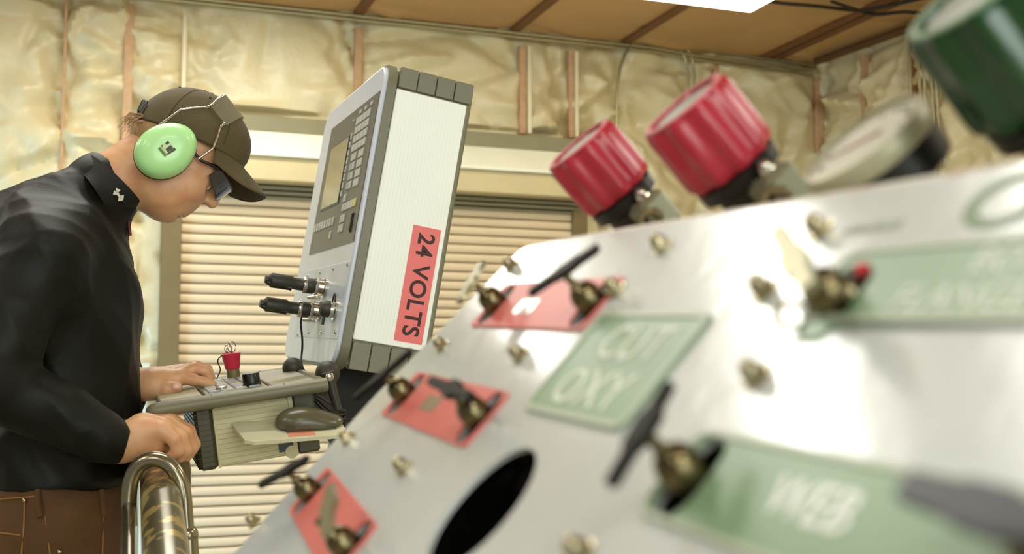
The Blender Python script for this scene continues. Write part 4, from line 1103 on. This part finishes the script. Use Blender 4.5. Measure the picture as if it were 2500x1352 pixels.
# white interlocking mark on the collar
def cpt(px, py):
    best = None
    for i in range(400, 800):
        for j in (0,):
            pass
    return S(px, py, -.071)
mk = MB()
mc_ = S(289, 475, -.0745)
def mline(p0, p1, w0, w1):
    a, b = S(*p0, -.0745), S(*p1, -.0745); d = (b-a).normalized(); n_ = Vector((-d.z, 0, d.x))
    mk.add([tuple(a+n_*w0+Vector((0, y, 0))) for y in (0, .0015)] + [tuple(a-n_*w0+Vector((0, y, 0))) for y in (0, .0015)] + [tuple(b+n_*w1+Vector((0, y, 0))) for y in (0, .0015)] + [tuple(b-n_*w1+Vector((0, y, 0))) for y in (0, .0015)],
           [(0, 4, 6, 2), (1, 3, 7, 5), (0, 1, 5, 4), (2, 6, 7, 3), (0, 2, 3, 1), (4, 5, 7, 6)])
for p in (((289, 461), (285, 469), .0042, .0024), ((277, 470), (285, 472), .0042, .0024), ((284, 469), (294, 482), .0022, .0022), ((293, 481), (302, 482), .0024, .0042), ((293, 482), (294, 490), .0024, .0042)): mline(*p)
mk.build('collar_mark', mat('mark_white', (214, 206, 184), rough=.6), sh_o)
zp = [S(303, 527, -.012), S(309, 545, -.012), S(312, 575, -.012)]
MB().tube([p + Vector((.004, 0, 0)) for p in zp], .0032, 8).build('zip', mat('zip_red', (88, 22, 12), rough=.5), sh_o, smooth=60)

# ---- trousers with belt loops, pocket and rivets, boots
tz = hem + .012
tr_p = [ell(A_(S(140, 1190)), (.130, .165, .14), .05), ell((-.02, 0, .88), (.13, .17, .14), .06)]
for s in (-1, 1):
    tr_p += [cone((-.005, s*.092, hipz), (.012, s*.11, .50), .104, .082, .03), cone((.012, s*.11, .50), (-.02, s*.115, .07), .082, .078, .03)]
tr_p += [rbox((0, 0, tz+.25), (.6, .6, .25), .004, op='-'), rbox((0, 0, -.21), (.6, .6, .25), .004, op='-')]
tro = link('trousers', solid_mesh('trousers', tr_p, (-.26, -.32, .02), (.26, .32, tz+.02), .006, M_trou, lambda p: waves(p, 9, .006)), person)
M_stitch = mat('ochre_stitch', (150, 104, 48), rough=.8)
def onleg(px, py, l0=-.19):
    """Point on the trouser surface seen at a pixel."""
    o_ = MF.inverted() @ CAM; d_ = (MF.inverted().to_3x3() @ ray(px, py)).normalized()
    t = 1.5
    for _ in range(60):
        p = A_(o_ + d_*t); dd = field(tr_p, p[None])[0]; t += dd*.9
    return o_ + d_*t, d_
for px in (92, 248):
    q0, d_ = onleg(px, 1196); q1, _ = onleg(px+6, 1262)
    MB().tube([q0 + Vector((0, -.003, .0)), (q0+q1)/2 + Vector((0, -.006, 0)), q1 + Vector((0, -.002, 0))], [.0052, .0052, .0052], 8).build('belt_loop', M_trou, tro, smooth=60)
for px, py in ((60, 1221), (145, 1346)):
    q, d_ = onleg(px, py); MB().ball((0, 0, 0), .0045, n=10, m=8).build('rivet', M_nick, tro, M=T_(q), smooth=180)
for path_ in ([(0, 1218), (60, 1214), (98, 1210)], [(60, 1222), (58, 1290), (52, 1352)], [(104, 1205), (112, 1280), (122, 1352)], [(0, 1300), (50, 1306)], [(252, 1262), (250, 1352)]):
    pts = [onleg(*p)[0] for p in path_]
    MB().tube(fillet(pts, .03, 4), .0014, 6).build('stitched_seam', M_stitch, tro, smooth=60)
for s in (-1, 1):
    bp_ = [cone((-.045, s*.115, .055), (.16, s*.13, .045), .050, .043, .02), cone((-.03, s*.115, .06), (-.025, s*.115, .2), .055, .06, .03), rbox((0, 0, -.05), (.6, .6, .05), 0, op='-')]
    link('boot', solid_mesh('boot', bp_, (-.13, s*.12-.09, -.01), (.24, s*.12+.09, .28), .006, mat('brown_boot', (70, 46, 26), rough=.5)), person)

# ---- cap
CAPM = HEADM @ T_((.012, 0, .056)) @ Matrix.Rotation(R_(-28), 4, 'Y') @ T_((-.006, 0, .012))
def dome(i, j, g=1.0):
    """i around (0 = front), j from band (0) to button (1)."""
    a = 2*math.pi*i; e = math.pi/2*j
    rx = .109 if math.cos(a) > 0 else .106; ry = .089
    ce, se = math.cos(e)**.86, math.sin(e)**.92
    fr = .006*max(0, math.cos(a))*math.sin(math.pi*min(1, j*1.4))
    return (g*(rx*math.cos(a)*ce) + fr, g*ry*math.sin(a)*ce, g*.097*se - .012*(1-j))
def dpt(i, j): return (lambda p: p)(dome(i, j))
cp_ = MB(); cp_.grid(lambda i, j: dome(i, j), 72, 22); cp_.grid(lambda i, j: dome(i, j*.5, .965), 72, 6); cp_.grid(lambda i, j: tuple(Vector(dome(i, 0, .965))*(1-j) + Vector(dome(i, 0))*j), 72, 1)
cap = cp_.build('cap', M_cap, person, M=CAPM, smooth=75)
def brim(i, j, dz=0.0):
    u = (i-.5)*2; a = R_(64)*u; base = Vector((.110*math.cos(a), .088*math.sin(a), -.010))
    L_ = .060*(1-abs(u)**3.5*.93)
    x = base.x + L_*j*math.cos(a*.25); y = base.y + L_*j*math.sin(a*.35)
    drop = .50*L_*j + 0.017*min(1.3, (y/.07)**2)*j**.8
    return (x, y*(1+.06*j), base.z - drop + dz)
bm2 = MB(); bm2.grid(lambda i, j: brim(i, j), 30, 12); bm2.grid(lambda i, j: brim(i, j, -.0035), 30, 12); bm2.grid(lambda i, j: brim(i, 1, -.0035*j), 30, 1)
bo = bm2.build('brim', M_cap, cap, smooth=60)
M_seam = mat('cap_seam', (66, 56, 30), rough=.85)
for k in range(6):
    MB().tube([Vector(dome(k/6, j/14)) for j in range(1, 15)], .0011, 6).build('seam', M_seam, cap, smooth=60)
MB().tube([Vector(dome(i/40, .0)) + Vector((0, 0, .001)) for i in range(41)], .0018, 6).build('band_edge', M_seam, cap, smooth=60)
MB().ball(dome(0, 1), (.007, .007, .0035), n=14, m=8).build('button', M_cap, cap, smooth=180)
for k in (.08, .25, .42, .58, .75, .92):
    MB().ball(dome(k, .62), (.0028, .0028, .002), n=8, m=6).build('eyelet', M_seam, cap, smooth=180)
ci = CAPM.inverted() @ HEADM
st = MB(); st.grid(lambda i, j: tuple(Vector(dome(.43+.14*i, .02+.16*j))*1.02), 10, 2)
st.build('back_strap', M_seam, cap, smooth=60)
for px, py in ((348, 262),):
    q = hit(MF @ CAPM, px, py, 1, -.012)
    MB().box((q.x-.006, q.y-.012, q.z-.013), (q.x+.006, q.y+.012, q.z+.013), b=.002).build('strap_clip', M_black, cap, smooth=30)

# ------------------------------------------------------------------ ear defenders (worn over the cap)
HWM = MF @ HEADM
M_lime = mat('lime_shell', (186, 242, 164), rough=.32, var=.02, coat=.2)
ear = thing('ear_defenders', HWM, 'light green ear defenders with wire arms worn over the brown cap', 'ear defenders')
c0 = HL(405, 368, -.105)
for s in (-1, 1):
    cupf = frame((c0.x, s*.108, c0.z), (math.cos(R_(88)), 0, math.sin(R_(88))), (0, s, 0), (-math.sin(R_(88)), 0, math.cos(R_(88))))
    def egg(i, j, r0=.0580, r1=.0465, dp=.036):
        a = 2*math.pi*i; e = math.pi/2*j; f_ = math.cos(e)**.55
        x, z = r0*math.cos(a)*f_, r1*math.sin(a)*f_*(1-.08*math.cos(a))
        return (x, dp*math.sin(e)**.9, z)
    g = MB(); g.grid(lambda i, j: egg(i, j), 40, 12)
    g.add([egg(k/40, 0) for k in range(40)], [tuple(range(40))])
    cupo = g.build('ear_cup', M_lime, ear, M=cupf, smooth=60)
    g = MB()
    for (k0, y0, k1, y1) in ((1.01, .0, 1.01, -.008), (1.01, -.008, .90, -.022), (.90, -.022, .6, -.026)):
        g.grid(lambda i, j, k0=k0, y0=y0, k1=k1, y1=y1: (egg(i, 0)[0]*(k0+(k1-k0)*j), y0+(y1-y0)*j, egg(i, 0)[2]*(k0+(k1-k0)*j)), 40, 2)
    g.build('cushion', mat('cushion_dark', (58, 60, 20), rough=.6), ear, M=cupf, smooth=60)
    if s < 0:                                                 # printed label on the near cup
        def lab(px, py, lift=.0006):
            o_ = (HWM @ cupf).inverted() @ CAM; d_ = ((HWM @ cupf).inverted().to_3x3() @ ray(px, py)).normalized()
            best = None
            t0 = o_.length - .07
            for q in range(400):
                p = o_ + d_*(t0 + q*.0004)
                rr = math.hypot(p.x/.0580, p.z/.0465)
                if rr < 1:
                    yy = .036*math.sin(math.acos(min(1, rr**(1/.55))))**.9
                    if p.y <= yy: return (p.x, yy+lift, p.z)
            return (0, .036, 0)
        def patch(name, quad, m, lift):
            qd = [Vector((x, y, 0)) for x, y in quad]
            f_ = lambda i, j: lab(*(((qd[0]*(1-i)+qd[1]*i)*(1-j) + (qd[3]*(1-i)+qd[2]*i)*j).xy), lift)
            MB().grid(f_, 6, 6).build(name, m, cupo)
        patch('ear_label', [(385, 362), (411, 343), (430, 366), (403, 384)], mat('label_pale_green', (200, 222, 176), rough=.5), .0005)
        patch('print_mark', [(385.5, 363), (391, 359), (407, 378), (402, 383)], mat('print_lime_dark', (98, 128, 8), rough=.5), .0010)
        patch('print_mark', [(407, 376), (426, 360), (430, 366), (409, 378)], mat('print_olive_black', (52, 62, 10), rough=.5), .0010)
        patch('print_mark', [(392, 356), (396, 353), (399, 357), (395, 360)], mat('print_lime_dark', (98, 128, 8)), .0010)
        patch('print_mark', [(403, 349), (410, 344), (414, 349), (407, 354)], mat('print_olive_black', (52, 62, 10)), .0010)
        patch('print_mark', [(404, 364), (417, 354), (423, 362), (410, 372)], mat('print_olive_black', (52, 62, 10)), .0010)
    mw = M_chrome
    # two wire arms from the cup up to the pad
    up_ = [(384, 309), (443, 267), (468, 264), (506, 262), (520, 254), (533, 240), (548, 232)] if s < 0 else None
    dn_ = [(484, 388), (520, 362), (530, 336), (537, 312), (550, 299)] if s < 0 else None
    if s < 0:
        lat_u = [-.112, -.101, -.099, -.092, -.088, -.078, -.060]; lat_d = [-.106, -.103, -.100, -.095, -.090]
        W1 = [HL(x, y, l) for (x, y), l in zip(up_, lat_u)]; W2 = [HL(x, y, l) for (x, y), l in zip(dn_, lat_d)]
    else:
        W1 = [Vector((p.x, -p.y, p.z)) for p in W1]; W2 = [Vector((p.x, -p.y, p.z)) for p in W2]
    MB().tube(fillet(W1, .003, 4), .0022, 8).build('wire_arm', mw, ear, smooth=60)
    MB().tube(fillet(W2, .003, 4), .0022, 8).build('wire_arm', mw, ear, smooth=60)
# padded strip over the crown
pe = HL(533, 284, -.086); pt = HL(566, 258, -.02)
xm, hwid = pe.x*.5 + pt.x*.5, .0255
PAD_C, PAD_R = .045, .0915; PAD_Z = pt.z + .002 - PAD_C; PAD_A = math.acos(max(-.9, min(.9, (pe.z-PAD_C)/PAD_Z)))
print('PAD', pe, pt, PAD_Z, PAD_A)
g = MB()
def pad(i, j, dz=0.0):
    a = PAD_A*(2*i-1); x = xm - hwid + 2*hwid*j
    # follow the cap: fitted ellipse in the lateral-vertical plane
    return (x, (PAD_R+dz)*math.sin(a), PAD_C + (PAD_Z+dz)*math.cos(a))
g.grid(lambda i, j: pad(i, j, .005), 28, 6); g.grid(lambda i, j: pad(i, j, -.001), 28, 6)
for j in (0, 1): g.grid(lambda i, k, j=j: pad(i, j, -.001+.006*k), 28, 1)
for i in (0, 1): g.grid(lambda j, k, i=i: pad(i, j, -.001+.006*k), 6, 1)
g.build('headband_pad', mat('grey_pad', (118, 112, 88), rough=.45), ear, smooth=60)

# ------------------------------------------------------------------ safety glasses
gl = thing('safety_glasses', HWM, 'dark wraparound safety glasses worn under the cap brim', 'safety glasses')
lc = HL(531, 447, -.05)
def lens(i, j, off=0.0):
    u = (i-.5)*2; y = .070*math.sin(u*1.25)/math.sin(1.25)
    x = lc.x + .0245 - .042*(1-math.cos(u*1.25))/(1-math.cos(1.25)) + off
    nn = max(0, 1-abs(u)/.16)
    z = lc.z + .019 - j*(.035*(1-.25*abs(u)**3) - .018*nn)
    return (x, y, z)
g = MB(); g.grid(lambda i, j: lens(i, j), 36, 8); g.grid(lambda i, j: lens(i, j, -.002), 36, 8)
g.build('lens', mat('dark_lens', (34, 26, 30), rough=.05, spec=.9, coat=1.0), gl, smooth=60)
MB().tube([Vector(lens(i/36, -.03, -.001)) for i in range(37)], .0026, 8).build('frame_top', M_black, gl, smooth=60)
for s in (-1, 1):
    e_ = Vector(lens(0 if s < 0 else 1, .12, -.001)); t_ = HL(492, 392, -.084)
    t_ = Vector((t_.x, s*.082, t_.z))
    MB().tube([e_, e_*.5 + t_*.5 + Vector((0, s*.002, .0)), t_, t_ + Vector((-.035, 0, -.002))], [.0042, .003, .003, .0026], 8).build('temple_arm', M_black, gl, smooth=60)
